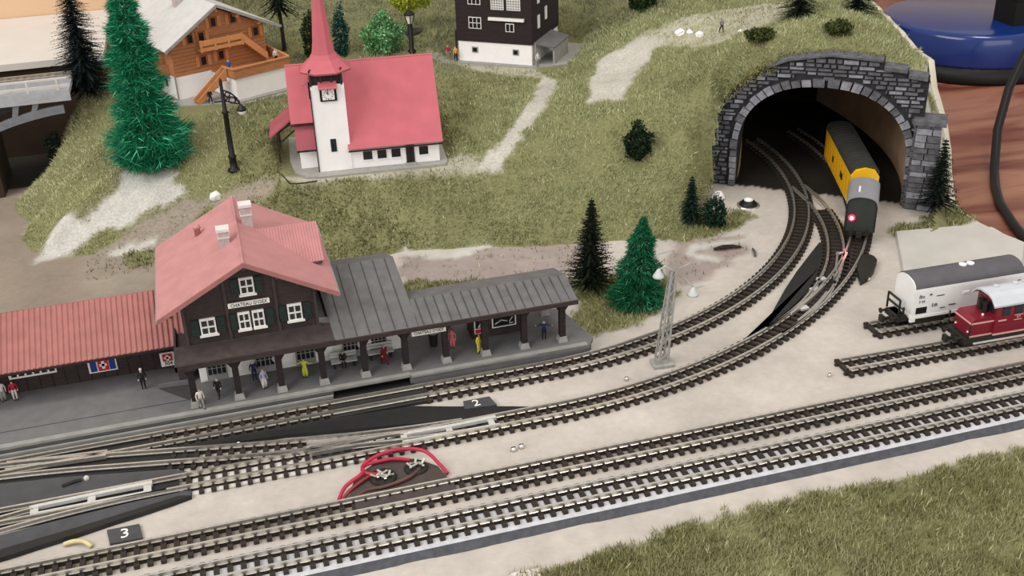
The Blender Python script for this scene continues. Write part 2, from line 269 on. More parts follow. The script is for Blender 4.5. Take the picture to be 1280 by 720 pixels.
ZONES = {'white': [[(-12.4, 68.0), (-11.8, 69.5), (-11.0, 70.7), (-10.6, 71.2), (-8.7, 70.6), (-8.6, 71.5), (-7.6, 72.0), (-6.6, 73.9), (-5.9, 74.8), (-4.6, 75.2), (-3.3, 74.4), (-3.1, 72.0), (-2.7, 70.8), (-4.3, 70.4), (-6.2, 69.7), (-8.2, 69.6), (-9.0, 68.8), (-10.1, 68.6), (-11.2, 67.9), (-12.3, 67.8)], [(-7.8, 67.6), (-6.6, 68.1), (-4.6, 68.2), (-4.6, 67.5), (-5.6, 67.6), (-7.3, 66.9)], [(26.1, 55.1), (27.0, 56.5), (29.1, 56.2), (30.8, 55.8), (30.4, 55.3), (27.6, 55.8), (26.8, 55.1), (28.0, 53.9), (27.5, 53.4), (26.3, 54.2)], [(9.8, 61.8), (12.5, 60.4), (15.2, 60.8), (15.2, 60.4), (12.8, 59.5), (9.8, 60.9)]],
 'path': [[(15.9, 65.6), (17.1, 67.0), (19.3, 69.2), (21.9, 72.8), (24.0, 77.6), (24.6, 76.3), (23.7, 72.8), (21.0, 69.5), (18.6, 66.6), (17.2, 65.3)], [(24.9, 69.4), (26.3, 73.0), (28.2, 75.9), (29.5, 75.9), (31.4, 75.9), (32.9, 74.9), (31.2, 73.0), (28.8, 70.9), (26.9, 68.0)]],
 'rock': [[(-9.8, 65.7), (-8.5, 68.1), (-6.5, 69.1), (-4.4, 70.1), (-2.9, 70.5), (-1.2, 69.9), (-2.8, 68.0), (-5.1, 66.4), (-5.1, 61.8), (-8.3, 61.8)], [(-1.8, 70.0), (1.4, 69.5), (3.2, 68.4), (2.8, 67.8), (0.6, 68.1), (-1.3, 69.1)]],
 'pale': [[(29.6, 76.3), (31.6, 76.4), (35.0, 77.0), (38.2, 76.8), (42.2, 74.2), (40.1, 69.9), (37.2, 70.8), (35.1, 70.1), (32.4, 73.7)], [(13.6, 67.3), (16.4, 66.6), (16.0, 65.4), (12.8, 65.4), (4.7, 66.5), (3.3, 67.8), (3.9, 67.9), (13.2, 66.0)], [(17.4, 88.1), (19.0, 83.8), (23.8, 79.8), (24.7, 76.8), (23.6, 77.4), (20.0, 80.2), (17.3, 84.7)], [(-4.5, 82.7), (-1.5, 83.8), (2.0, 81.7), (5.6, 82.1), (6.1, 84.4), (-1.4, 87.3), (-3.7, 85.7)]],
 'mauve': [[(9.0, 58.3), (9.6, 60.8), (12.9, 60.0), (15.1, 60.6), (19.5, 59.4), (21.2, 59.0), (19.9, 55.4), (18.0, 55.0), (13.4, 55.9), (9.6, 56.2)], [(23.9, 53.4), (26.3, 57.2), (30.7, 56.6), (30.2, 54.6), (26.3, 52.0), (24.0, 51.3)]],
 'green': [[(16.9, 49.8), (18.5, 53.3), (20.0, 54.3), (23.7, 52.9), (23.3, 50.3), (20.2, 48.1), (17.2, 48.0)], [(8.7, 56.1), (9.2, 57.5), (13.4, 56.1), (18.9, 54.7), (18.4, 53.1), (12.9, 54.2)], [(24.4, 58.4), (26.2, 58.9), (29.6, 60.2), (32.2, 60.1), (32.7, 58.6), (29.3, 57.1), (26.5, 56.9)], [(39.2, 54.3), (41.8, 54.6), (45.9, 56.4), (45.5, 53.4), (42.6, 53.1), (39.0, 53.1)], [(8.2, 31.4), (12.2, 31.6), (15.9, 32.2), (21.0, 32.3), (26.5, 32.0), (29.9, 32.3), (32.3, 32.2), (36.7, 31.9), (27.6, 21.8), (7.5, 29.1)], [(-7.1, 67.0), (-6.3, 67.9), (-4.9, 67.5), (-4.9, 65.1), (-6.6, 65.1)]],
 'pad': [[(39.2, 53.2), (42.6, 53.1), (45.2, 53.0), (46.5, 49.8), (43.9, 46.7), (40.5, 48.5), (36.3, 48.4)]]}
def soft(x, y, polys, jit=.35, fr=1.3):
    xx = np.ravel(x)+fbm(x, y, fr, 0).ravel()*jit*2; yy = np.ravel(y)+fbm(np.ravel(x)+37, np.ravel(y)+11, fr, 2).ravel()*jit*2
    w = np.zeros(len(xx)); r_ = max(.02, jit*.9)
    for k in range(8):
        a = k*2.4; q = r_*math.sqrt((k+.5)/8); m = np.zeros(len(xx), bool)
        for p in polys: m |= inside(xx+q*math.cos(a), yy+q*math.sin(a), p)
        w += m/8
    return w
CPATH = np.array(lin('b9b4a8')[:3]); CW = np.array(lin('bebbb2')[:3]); CR = np.array(lin('93887a')[:3]); CP = np.array(lin('aca794')[:3]); CM = np.array(lin('9c8f88')[:3]); CG = np.array(lin('7d7c57')[:3])
CDIRT_SHADE = np.array(lin('85796c')[:3]); CB = np.array(lin('bbb3a9')[:3]); CROAD = np.array(lin('8f8274')[:3]); CPAD = np.array(lin('bdb9b0')[:3]); CDK = np.array(lin('4a4640')[:3])
def colours(x, y, hill):
    n = len(np.ravel(x)); x = np.ravel(x); y = np.ravel(y)
    if hill:
        c = np.tile(CG, (n, 1)); g = np.ones(n)
        order = [('pale', CP, .35), ('rock', CR, .12), ('path', CPATH, 0), ('white', CW, 0)]
    else:
        c = np.tile(CB, (n, 1)); g = np.zeros(n)
        road = (x+fbm(x, y, .8, 4)*2 < -3.2) & (y > 53); c[road] = CROAD
        order = [('mauve', CM, .05), ('rock', CR, .1), ('white', CW, 0), ('green', CG, 1)]
    for k, col, gr in order:
        m = soft(x, y, ZONES[k], .26 if k != 'pad' else .05); c = c*(1-m[:, None])+col*m[:, None]; g = g*(1-m)+gr*m
    if hill:
        s_, d_ = portal_sd(x, y)
        rim = (d_ < 6) & (s_ > 11.2) & (s_ < 14.5) & (y > 57.6); rim |= ~inside(x+.55, y, EDGE) & (y > 57.6)
        rim &= fbm(x, y, 1.6, 5) < .25
        c[rim] = CW*.98; g[rim] = 0
    if not hill:
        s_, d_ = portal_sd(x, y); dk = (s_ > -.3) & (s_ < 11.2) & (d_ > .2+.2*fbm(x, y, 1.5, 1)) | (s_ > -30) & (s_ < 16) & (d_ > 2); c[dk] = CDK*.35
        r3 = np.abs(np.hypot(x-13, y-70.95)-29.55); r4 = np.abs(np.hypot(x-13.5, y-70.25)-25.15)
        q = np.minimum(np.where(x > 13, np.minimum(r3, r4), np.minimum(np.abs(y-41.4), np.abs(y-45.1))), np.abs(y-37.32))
        w = np.clip(1.35-q/.62+.5*fbm(x, y, 1.2, 2), 0, 1)[:, None]*np.clip(.75+.6*fbm(x, y, .25, 5), .3, 1)[:, None]; w[dk] = 0; c = c*(1-w)+CDIRT_SHADE*w  # dirt plus the shade between sleepers, both painted into the ground colour
        ub = (x < -9) & (y > 82); c[ub] = CDK*.6  # ground under the bridge painted dark in place of its shade
    c = c*(1+.16*fbm(x, y, .35, 3)[:, None]+.10*fbm(x, y, 1.7, 4)[:, None])
    return np.clip(c, 0, 1), g
attr_mat('ground_plaster', .95, 250, .06, .35, 500); attr_mat('hill_scatter', .98, 600, .22, .6, 1200)
def heightfield(name, x0, x1, y0, y1, st, zf, keep, m, hill):
    xs = np.arange(x0, x1+1e-6, st); ys = np.arange(y0, y1+1e-6, st); X, Y = np.meshgrid(xs, ys); Zv = zf(X, Y); nx = len(xs); ny = len(ys)
    ok = keep(X.ravel(), Y.ravel(), Zv).reshape(ny, nx)
    i, j = np.meshgrid(np.arange(nx-1), np.arange(ny-1)); a = (j*nx+i).ravel()
    f = np.stack([a, a+1, a+nx+1, a+nx], 1); q = ok.ravel(); f = f[q[f].all(1)]
    used = np.unique(f); mp = np.full(nx*ny, -1); mp[used] = np.arange(len(used)); f = mp[f]
    V = np.stack([X.ravel(), Y.ravel(), Zv], 1)[used]
    me = bpy.data.meshes.new(name); me.from_pydata((V*S).tolist(), [], f.tolist())
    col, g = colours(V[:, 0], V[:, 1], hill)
    at = me.color_attributes.new('Col', 'FLOAT_COLOR', 'POINT'); at.data.foreach_set('color', np.hstack([col, np.ones((len(col), 1))]).ravel())
    me.materials.append(MATS[m]); me.polygons.foreach_set('use_smooth', [True]*len(me.polygons)); me.update()
    return link(name, me)
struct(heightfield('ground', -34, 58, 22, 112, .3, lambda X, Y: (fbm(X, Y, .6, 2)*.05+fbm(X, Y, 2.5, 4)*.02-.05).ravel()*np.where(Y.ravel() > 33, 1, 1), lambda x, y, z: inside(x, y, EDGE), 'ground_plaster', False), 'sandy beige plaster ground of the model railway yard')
hillo = struct(heightfield('hillside', -26, 58, 50, 125, .28, lambda X, Y: height(X, Y), lambda x, y, z: (z > -.25) & inside(x, y, EDGE), 'hill_scatter', True), 'grass covered model hillside behind the station')
# plaster skirt where the layout ends towards the wooden table
mb = MB(); E_ = EDGE[:10]; P_ = []
for (a, b_) in zip(E_[:-1], E_[1:]):
    L_ = math.hypot(b_[0]-a[0], b_[1]-a[1]); k_ = max(1, int(L_/.6))
    for q_ in range(k_): P_.append((a[0]+(b_[0]-a[0])*q_/k_, a[1]+(b_[1]-a[1])*q_/k_))
P_.append(E_[-1])
tz = [max(-.04, float(height(np.array([x-.5]), np.array([y]))[0]) if y > 56.5 else -.04) for x, y in P_]
n_ = len(P_); vs_ = []
for (x, y), z in zip(P_, tz):
    vs_ += [(x-.5, y, z-.05), (x-.02, y, z-.1), (x+.25+.1*z, y-.03*z, -1.6)]
mb.add(vs_, [f for i in range(n_-1) for f in ((3*i, 3*i+1, 3*i+4, 3*i+3), (3*i+1, 3*i+2, 3*i+5, 3*i+4))])
mat('skirt_plaster', 'd9d0bb', .9, .06, 80, .3)
struct(mb.build('trim_1', 'skirt_plaster', smooth=True), 'cream plaster edge of the layout above the wooden table')

# table top of reddish brown wood
m = mat('table_wood', '9a5238', .42, 0, 100, spec=.4); nt = m.node_tree; b_ = nt.nodes['Principled BSDF']
tc = nt.nodes.new('ShaderNodeTexCoord'); mp = nt.nodes.new('ShaderNodeMapping'); mp.inputs['Rotation'].default_value = (0, 0, math.radians(-62)); mp.inputs['Scale'].default_value = (.8, 4, 1)
nt.links.new(tc.outputs['Object'], mp.inputs[0]); wv = nt.nodes.new('ShaderNodeTexNoise'); wv.inputs['Scale'].default_value = 7; wv.inputs['Detail'].default_value = 6; wv.inputs['Distortion'].default_value = 1.2
nt.links.new(mp.outputs[0], wv.inputs['Vector']); rp = nt.nodes.new('ShaderNodeValToRGB')
rp.color_ramp.elements[0].position = .36; rp.color_ramp.elements[0].color = lin('6a3326'); rp.color_ramp.elements[1].position = .62; rp.color_ramp.elements[1].color = lin('9c6c56')
nt.links.new(wv.outputs[0], rp.inputs[0]); nt.links.new(rp.outputs[0], b_.inputs['Base Color'])
t = thing('wooden_table', 'reddish brown wooden table top with dark grain under the layout', 'table', (20, 70, -3.6))
MB().box(-75, 75, -60, 75, 0, 2).build('table_top', 'table_wood', t)
for sx in (-70, 66):
    for sy in (-55, 66): MB().box(sx, sx+5, sy, sy+5, -68, 0).build('leg', 'table_wood', t)
mat('floor_grey', '6b645c', .9, .1, 5); mat('wall_paint', 'cdb9a0', .9, .04, 5)
struct(MB().box(-250, 300, -200, 320, -73, -71.6).build('floor', 'floor_grey'))
struct(MB().box(-60, -1.5, 104.5, 106, -1.6, 40).build('wall_back', 'peach'), 'peach coloured wall behind the white board')
struct(MB().box(-250, 300, 300, 306, -71.6, 180).build('wall_far', 'wall_paint'))
# white shelf behind the bridge
t = thing('white_shelf', 'white board shelf behind the grey bridge', 'shelf', (-30, 88.6, -1.6))
MB().box(-30, 22.6, 0, 15.8, 8.4, 8.9).build('board', 'board_white', t); MB().box(-30, 21.5, .3, .9, 0, 8.4).build('fascia', 'dark_brown', t)

# static grass: uncountable fibres standing on the green areas
def grass(name, x0, x1, y0, y1, dens, hill, lng, label, seed, cols, mask=None, wid=.035, area_f=None):
    r = np.random.RandomState(seed); N = int((x1-x0)*(y1-y0)*dens*(2.4 if hill else 1)); x = r.uniform(x0, x1, N); y = r.uniform(y0, y1, N)
    k = inside(x, y, EDGE)
    if hill: k &= ~on_pad(x, y, .3)
    if mask is not None: k &= mask(x, y)
    x = x[k]; y = y[k]
    z = height(x, y) if hill else np.zeros(len(x))
    if hill:
        # keep the fibres that can stand: hill present, and thin out with distance
        k = z > .0; x, y, z = x[k], y[k], z[k]
    _, g = colours(x, y, hill)
    if not hill: 
        hh = height(x, y); g = np.where(hh > .05, 0, g)
    pk = g*np.clip(.75+1.6*fbm(x, y, .9, 5), .25, 1); gx = gy = np.zeros(len(x))
    k = r.rand(len(x)) < pk; x, y, z = x[k], y[k], z[k]; pk = np.ones(len(x)); gx = gy = np.zeros(len(x))
    if hill:
        gx = (height(x+.15, y)-z)/.15; gy = (height(x, y+.15)-z)/.15; bad = (np.abs(gx) > 9) | (np.abs(gy) > 9); gx = np.where(bad, 0, gx); gy = np.where(bad, 0, gy)
        pk = pk*np.minimum(np.sqrt(1+gx*gx+gy*gy), 4)/2.4
    k = r.rand(len(x)) < pk; gx = gx[k]; gy = gy[k]
    x, y, z = x[k], y[k], z[k]; n = len(x)
    L = lng*r.uniform(.5, 1.25, n); az = r.uniform(0, 2*pi, n); ln = r.uniform(.1, .75, n)*L; wa = r.uniform(0, 2*pi, n); w = wid*r.uniform(.7, 1.4, n)
    base = np.stack([x, y, z-.03], 1); side = np.stack([np.cos(wa)*w, np.sin(wa)*w, np.zeros(n)], 1)
    gl = np.sqrt(1+gx*gx+gy*gy); tip = base+np.stack([np.cos(az)*ln-.5*L*gx/gl, np.sin(az)*ln-.5*L*gy/gl, np.sqrt(np.maximum(L*L-ln*ln, .01*L*L))*(.45+.55/gl)], 1)
    V = np.stack([base-side, base+side, tip], 1).reshape(-1, 3)
    me = bpy.data.meshes.new(name); me.vertices.add(3*n); me.vertices.foreach_set('co', (V*S).ravel())
    me.loops.add(3*n); me.loops.foreach_set('vertex_index', np.arange(3*n)); me.polygons.add(n); me.polygons.foreach_set('loop_start', np.arange(0, 3*n, 3)); me.polygons.foreach_set('loop_total', np.full(n, 3))
    big = np.clip(.5+.9*fbm(x, y, .22, 0)+.4*fbm(x, y, 1.1, 1), 0, 1)
    if area_f is not None: big = np.clip(big+area_f(x, y), 0, 1)
    rnd = r.rand(n, 1); C0 = np.array(lin(cols[0])[:3]); C1 = np.array(lin(cols[1])[:3]); C2 = np.array(lin(cols[2])[:3])
    c = C0*(1-big[:, None])+C1*big[:, None]; c = np.where(rnd > .93, C2, c)*(.8+.4*r.rand(n, 1))
    at = me.color_attributes.new('Col', 'FLOAT_COLOR', 'CORNER'); at.data.foreach_set('color', np.repeat(np.hstack([c, np.ones((n, 1))]), 3, 0).ravel())
    me.materials.append(MATS['grass_fibre']); me.update(); me.validate()
    return tag(link(name, me), label, 'grass', None, 'stuff')
attr_mat('grass_fibre', .9, 50, .05, 0)
GC = ('73734b', 'adb084', 'd0caa8')
grass('grass', 1, 34, 57, 80, 120, True, .30, 'olive static grass on the slope around the church', 1, GC, area_f=lambda x, y: .42*np.clip((x-17)/10, -.7, 1.0)-.03)
grass('grass', 28, 52, 58, 82, 95, True, .32, 'pale olive static grass on the hill over the tunnel', 2, GC, mask=lambda x, y: (x > 34) | (y > 80), area_f=lambda x, y: .38)
grass('grass', -16, 1, 60, 95, 95, True, .28, 'yellow green static grass on the rocky outcrop by the road', 3, ('8a8a60', 'b9b88e', 'd2cca8'), area_f=lambda x, y: .15, mask=lambda x, y: (x > -6.5) | (y < 88))
grass('grass', 1, 36, 80, 118, 55, True, .34, 'dull green static grass on the meadow behind the church', 4, ('686c50', '969a7c', 'b0ad90'))
grass('grass', 7, 46, 23, 34, 330, False, .32, 'long olive grass strip in front of the tracks', 5, ('7d7b4e', 'a5a178', 'c8c29c'), wid=.026)
grass('grass', -9, -3, 64, 70, 130, False, .27, 'low dark grass patch beside the station roof', 7, ('5f6140', '85835a', 'a8a27c'))
grass('grass', 8, 47, 45, 62, 130, False, .27, 'low grass patches on the plaster yard', 6, ('707148', 'a3a172', 'c8c198'))

# tufts hanging over the top of the tunnel wall
def tufts():
    r = np.random.RandomState(9); n = 5200; s = r.uniform(-1.4, 9.3, n); k = r.rand(n) < np.where(s < 2.2, 1, .45); s = s[k]; n = len(s)
    d = np.where(s < 2.4, r.uniform(-.25, 1.4, n), r.uniform(.75, 1.6, n)); z = wall_top(s)+r.uniform(-.5, .35, n)*np.where(s < 2.4, 1, .25)
    x = PO[0]+s*PE[0]+d*PN[0]; y = PO[1]+s*PE[1]+d*PN[1]; L = r.uniform(.15, .38, n); az = r.uniform(0, 2*pi, n); w = .03
    base = np.stack([x, y, z], 1); tip = base+np.stack([np.cos(az)*L*.6-PN[0]*L*.5, np.sin(az)*L*.6-PN[1]*L*.5, r.uniform(-.3, .9, n)*L], 1); sd = np.stack([PE[0]*w+0*x, PE[1]*w+0*x, 0*x], 1)
    V = np.stack([base-sd, base+sd, tip], 1).reshape(-1, 3); me = bpy.data.meshes.new('grass'); me.from_pydata((V*S).tolist(), [], np.arange(3*n).reshape(-1, 3).tolist())
    c = np.array(lin('8f8d58')[:3])*r.uniform(.6, 1.3, (n, 1)); at = me.color_attributes.new('Col', 'FLOAT_COLOR', 'CORNER'); at.data.foreach_set('color', np.repeat(np.hstack([c, np.ones((n, 1))]), 3, 0).ravel()); me.materials.append(MATS['grass_fibre'])
    tag(link('grass', me), 'grass fringe hanging over the top of the tunnel wall', 'grass', None, 'stuff')
tufts()
# raised plaster slab beside the white wagon
t = thing('plaster_block', 'pale grey flat plaster block behind the white wagon', 'block', (40, 50, 0))
mb = MB(); lo_ = [(-.75, 3.3), (-3.7, -2.0), (-3.3, -2.3), (3.4, -3.3), (5.6, -.8), (4.8, 2.4), (2.4, 2.8)]; hi_ = [(x*.965, y*.965+.02) for x, y in lo_]
n = len(lo_); mb.add([(x, y, -.05) for x, y in lo_]+[(x, y, .27) for x, y in hi_], [tuple(range(n, 2*n))]+[(i, (i+1) % n, (i+1) % n+n, i+n) for i in range(n)])
mat('slab_plaster', 'b9b5ac', .9, .06, 60, .25); mb.build('slab', 'slab_plaster', t)

# ------------------------------------------------------------------ tracks
G2 = .45; SP = .517
def resample(pts, st):
    out = []; acc = 0; pts = [Vector((p[0], p[1], 0)) for p in pts]; nxt = 0
    for a, b in zip(pts[:-1], pts[1:]):
        L = (b-a).length; t = (b-a).normalized()
        while nxt <= acc+L+1e-9: out.append((a+t*(nxt-acc), t)); nxt += st
        acc += L
    return out
def offset(pts, d):
    o = []
    for i, p in enumerate(pts):
        a = Vector(pts[max(i-1, 0)]); b = Vector(pts[min(i+1, len(pts)-1)]); t = (b-a).normalized(); o.append((p[0]-t.y*d, p[1]+t.x*d))
    return o
RAILP = [(-.075, 0), (.075, 0), (.075, .03), (.028, .05), (.028, .145), (.05, .16), (.05, .21), (-.05, .21), (-.05, .16), (-.028, .145), (-.028, .05), (-.075, .03)]
def rail_mesh(pts, z0, prof=RAILP, mb=None):
    mb = mb or MB(); n = len(prof); vs = []; fs = []
    for i, p in enumerate(pts):
        a = Vector(pts[max(i-1, 0)]); b = Vector(pts[min(i+1, len(pts)-1)]); t = (b-a).normalized()
        vs += [(p[0]-t.y*u, p[1]+t.x*u, z0+w) for u, w in prof]
    m = len(pts)
    for i in range(m-1):
        for k in range(n): fs.append((i*n+k, i*n+(k+1) % n, (i+1)*n+(k+1) % n, (i+1)*n+k))
    fs += [tuple(range(n)), tuple(range(m*n-1, (m-1)*n-1, -1))]
    return mb.add(vs, fs)
def sleeper_mesh(L=1.62, w=.215, hgt=.15):
    mb = MB().box(-w/2, w/2, -L/2, L/2, 0, hgt)
    for s in (-1, 1):
        for q in (-1, 1): mb.box(-.05, .05, s*G2+q*.105-.045, s*G2+q*.105+.045, hgt, hgt+.1)
        mb.box(-.26, .26, s*G2-.08, s*G2+.08, 0, .09)
    return mb.mesh('sleeper', 'sleeper_brown')
SLEEP = sleeper_mesh(); PROF_FINE = RAILP
def track(label, pts, z0=0, st=SP, phase=0, skip=None, group='railway tracks'):
    t = thing('railway_track', label, 'track', (pts[0][0], pts[0][1], z0), 0, group); o = Vector((pts[0][0], pts[0][1]))
    loc = [(p[0]-o.x, p[1]-o.y) for p in pts]
    for s in (-1, 1): rail_mesh(offset(loc, s*G2), .15).build('rail', 'rail_metal', t)
    k = 0
    for p, d in resample(loc, st):
        if skip and skip(p.x+o.x, p.y+o.y): continue
        a = link('sleeper', SLEEP, t, (p.x, p.y, -.02)); a.rotation_euler = (0, 0, math.atan2(d.y, d.x)); k += 1
    return t
def arc(c, r, a0, a1, n=60): return [(c[0]+r*math.sin(math.radians(a0+(a1-a0)*i/n)), c[1]-r*math.cos(math.radians(a0+(a1-a0)*i/n))) for i in range(n+1)]
def line(a, b, n=2): return [(a[0]+(b[0]-a[0])*i/n, a[1]+(b[1]-a[1])*i/n) for i in range(n+1)]
T3C = (13, 70.95); T3R = 29.55; T4C = (13.5, 70.25); T4R = 25.15
track('straight dark railway track next to the track on grey bedding', line((-14, 37.32), (46, 37.32)))
track('railway track on raised pale grey bedding nearest the grass', line((-12, 34.88), (46, 34.88)), .2)
track('railway track curving from the yard up to the train with the red tail light', line((-16, 41.4), (13, 41.4), 6)[:-1]+arc(T3C, T3R, 0, 92, 90), skip=lambda x, y: x < -3.9)
track('railway track along the station platform curving into the tunnel', line((-16, 45.1), (13.5, 45.1), 6)[:-1]+arc(T4C, T4R, 0, 92, 80), skip=lambda x, y: 3.3 < x < 7.6 or x < -5.6)
A5 = 26.8; T5R = 20.; T5C = (T3C[0]+(T3R-T5R)*math.sin(math.radians(A5)), T3C[1]-(T3R-T5R)*math.cos(math.radians(A5)))
track('tight inner track branching off the turnout towards the tunnel', arc(T5C, T5R, A5+19, 88, 40), skip=lambda x, y: y > 58.2)
def xc(x):
    if x > -.74: return 41.4+.203/(2*13.74)*(13-x)**2
    if x < -7.2: return 45.1-.203/(2*9.8)*(x+17)**2
    return 43.05-.203*(x+2)
track('slanting crossover track between the platform track and the yard track', [(x, xc(x)) for x in np.arange(-16, 9.2, .4)], skip=lambda x, y: x < -4.6 or x > 1.6)
track('short stub track under the red shunting locomotive', line((28.0, 40.5), (46, 40.0)))
track('short stub track under the white wagon', line((31.4, 43.3), (46, 42.85)))

# raised grey bedding of the front track
t = thing('track_bed', 'pale grey foam bedding with dark slanted edge under the front track', 'track bed', (-12, 34.88, 0))
MB().box(0, 58, -1.08, .95, -.05, .19).build('bed_top', 'bed_grey', t)
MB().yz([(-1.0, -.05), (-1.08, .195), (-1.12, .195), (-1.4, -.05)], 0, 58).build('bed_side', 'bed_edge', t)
MB().yz([(.95, -.05), (1.3, -.05), (1.02, .17), (.95, .2)], 0, 58).build('bed_side', 'bed_grey', t)
tag(MB().prism([(-3.5, 40.6), (-1, 40.68), (1.5, 40.62), (4.2, 40.72), (4.2, 42.2), (-3.4, 42.2)], -.04, .03).build('ballast_sheet', 'board_white'), 'white paper sheet under the sleepers beside the red wires', 'sheet')

# turnouts -----------------------------------------------------------
def plate(poly, z0, z1, name, m, t, o): return MB().prism([(x-o[0], y-o[1]) for x, y in poly], z0, z1).build(name, m, t)
def railp(pts, t, o, name='rail', m='rail_metal', z=.15, prof=RAILP): return rail_mesh([(x-o[0], y-o[1]) for x, y in pts], z, prof).build(name, m, t)
STRIP = [(-.06, 0), (.06, 0), (.06, .2), (-.06, .2)]
FLAT = [(-.1, 0), (.1, 0), (.1, .17), (-.1, .17)]
# turnout with the tag 2
o = (6, 42.6); t = thing('turnout', 'black turnout beside the platform track with a tag reading 2', 'turnout', (6, 42.6, 0))
plate([(-3.6, 44.0), (1.0, 43.62), (3.4, 43.2), (8.4, 42.3), (11.9, 41.98), (12.3, 42.15), (11.4, 42.5), (8.6, 43.45), (7.0, 44.05), (2.0, 44.35), (-3.6, 44.35)], -.02, .16, 'motor_cover', 'plate_black', t, o)
plate([(1.8, 40.95), (10.5, 40.95), (10.5, 41.85), (1.8, 41.85)], -.02, .1, 'base_plate', 'plate_black', t, o)
tg = plate([(9.2, 42.95), (10.75, 42.8), (10.6, 43.62), (9.3, 43.62)], .0, .2, 'number_tag', 'plate_grey', t, o)
l = lettering('2', .75, 'sign_white', t, (3.85, .63, .215), (0, 0, .05))
railp([(1.75, 42.03), (3.85, 42.0), (6.2, 41.78)], t, o, 'frog_rail', prof=STRIP); railp([(1.7, 41.62), (3.8, 41.58), (5.9, 41.3)], t, o, 'frog_rail', prof=STRIP)
railp([(6.0, 41.74), (8.2, 41.66), (10.4, 41.72)], t, o, 'switch_blade', 'light_grey_plastic', prof=FLAT); railp([(5.9, 41.1), (8.0, 41.06), (10.4, 41.03)], t, o, 'switch_blade', 'light_grey_plastic', prof=STRIP)
for x in (6.0, 8.1, 10.1): MB().box(x-.14-o[0], x+.14-o[0], 41.02-o[1], 41.7-o[1], .15, .27).build('tie_bar', 'light_grey_plastic', t)
railp([(.2, 42.2), (2.4, 41.86)], t, o, 'check_rail', prof=STRIP)
# turnout with the tag 3
o = (-8, 40.6); t = thing('turnout', 'dark grey turnout at the edge of the yard with a tag reading 3', 'turnout', (-8, 40.6, 0))
plate([(-16, 40.3), (-16, 37.9), (-11.0, 38.75), (-8.1, 39.35), (-4.3, 40.2), (-3.5, 40.42), (-3.5, 40.85), (-6, 40.78), (-9.2, 40.5), (-11.2, 40.25)], -.02, .14, 'motor_cover', 'plate_grey', t, o)
plate([(-16, 38.5), (-16, 37.85), (-11.0, 38.7), (-8.1, 39.3), (-4.3, 40.15), (-3.5, 40.37), (-4.0, 40.52), (-8.1, 39.72)], -.02, .19, 'cover_rim', 'plate_black', t, o)
plate([(-16, 42.1), (-16, 40.4), (-4, 40.95), (-4, 41.85)], -.02, .1, 'base_plate', 'plate_black', t, o)
plate([(-6.95, 39.3), (-6.8, 38.35), (-5.5, 38.3), (-5.65, 39.28)], -.02, .07, 'number_tag', 'plate_grey', t, o)
lettering('3', .85, 'sign_white', t, (1.78, -1.8, .085), (0, 0, .06))
cv = lambda x, d: 41.4+d-.0127*(x+4.5)**2
railp([(x, cv(x, -.45)) for x in np.arange(-16, -4.4, .5)], t, o); railp([(x, cv(x, .45)) for x in np.arange(-16, -9.9, .5)], t, o)
railp([(x, 41.85-.0042*(x+4.6)**2-.14) for x in np.arange(-10.1, -4.6, .5)], t, o, 'switch_blade', 'light_grey_plastic', prof=FLAT)
railp([(x, 41.05) for x in np.arange(-9.9, -4.9, .5)], t, o, 'switch_blade', 'light_grey_plastic', prof=STRIP)
for x in (-9.9, -7.6, -5.3): MB().box(x-.16-o[0], x+.16-o[0], 41.0-o[1], 41.7-o[1], .15, .27).build('tie_bar', 'light_grey_plastic', t)
# turnout on the platform track at the left
o = (-8, 43.6); t = thing('turnout', 'dark turnout below the platform edge without any tag', 'turnout', (-8, 43.6, 0))
plate([(-16, 43.9), (-16, 42.05), (-8, 42.0), (-3.3, 42.0), (-4.2, 42.62), (-6.7, 43.15), (-9.2, 43.65), (-11.8, 44.02)], -.02, .15, 'motor_cover', 'plate_grey', t, o)
plate([(-16, 45.9), (-16, 44.1), (-9, 43.9), (-5.5, 43.5), (-3.2, 43.4), (-3.2, 44.3), (-5.4, 45.75)], -.02, .08, 'base_plate', 'plate_black', t, o)
plate([(-16, 44.2), (-9, 43.7), (-5, 43.0), (-3.2, 42.65), (-3.2, 43.7), (-6, 44.3), (-16, 45.1)], -.02, .07, 'base_plate', 'plate_black', t, o)
railp([(-7.05, 44.8), (-9.2, 45.02), (-11.4, 45.35)], t, o, 'frog_rail', prof=STRIP); railp([(-7.1, 44.45), (-9.1, 44.6), (-11.4, 44.78)], t, o, 'frog_rail', prof=STRIP)
MB().tube([(-.9, -.75, .2), (-.4, -.62, .24), (-.1, -.55, .2)], .07, 6).build('locking_lever', 'plastic_black', t); MB().ball((.1, -.5, .2), .13, 8, 5).build('lever_knob', 'light_grey_plastic', t)
# dark cover plate under the platform track
tag(MB().prism([(3.2, 44.35), (8.0, 44.35), (8.0, 45.0), (7.4, 46.0), (7.28, 47.4), (3.4, 47.4), (3.2, 46.0)], -.02, .12).build('cover_plate', 'plate_black'), 'black cover plate under the platform track where the platform is undercut', 'plate')
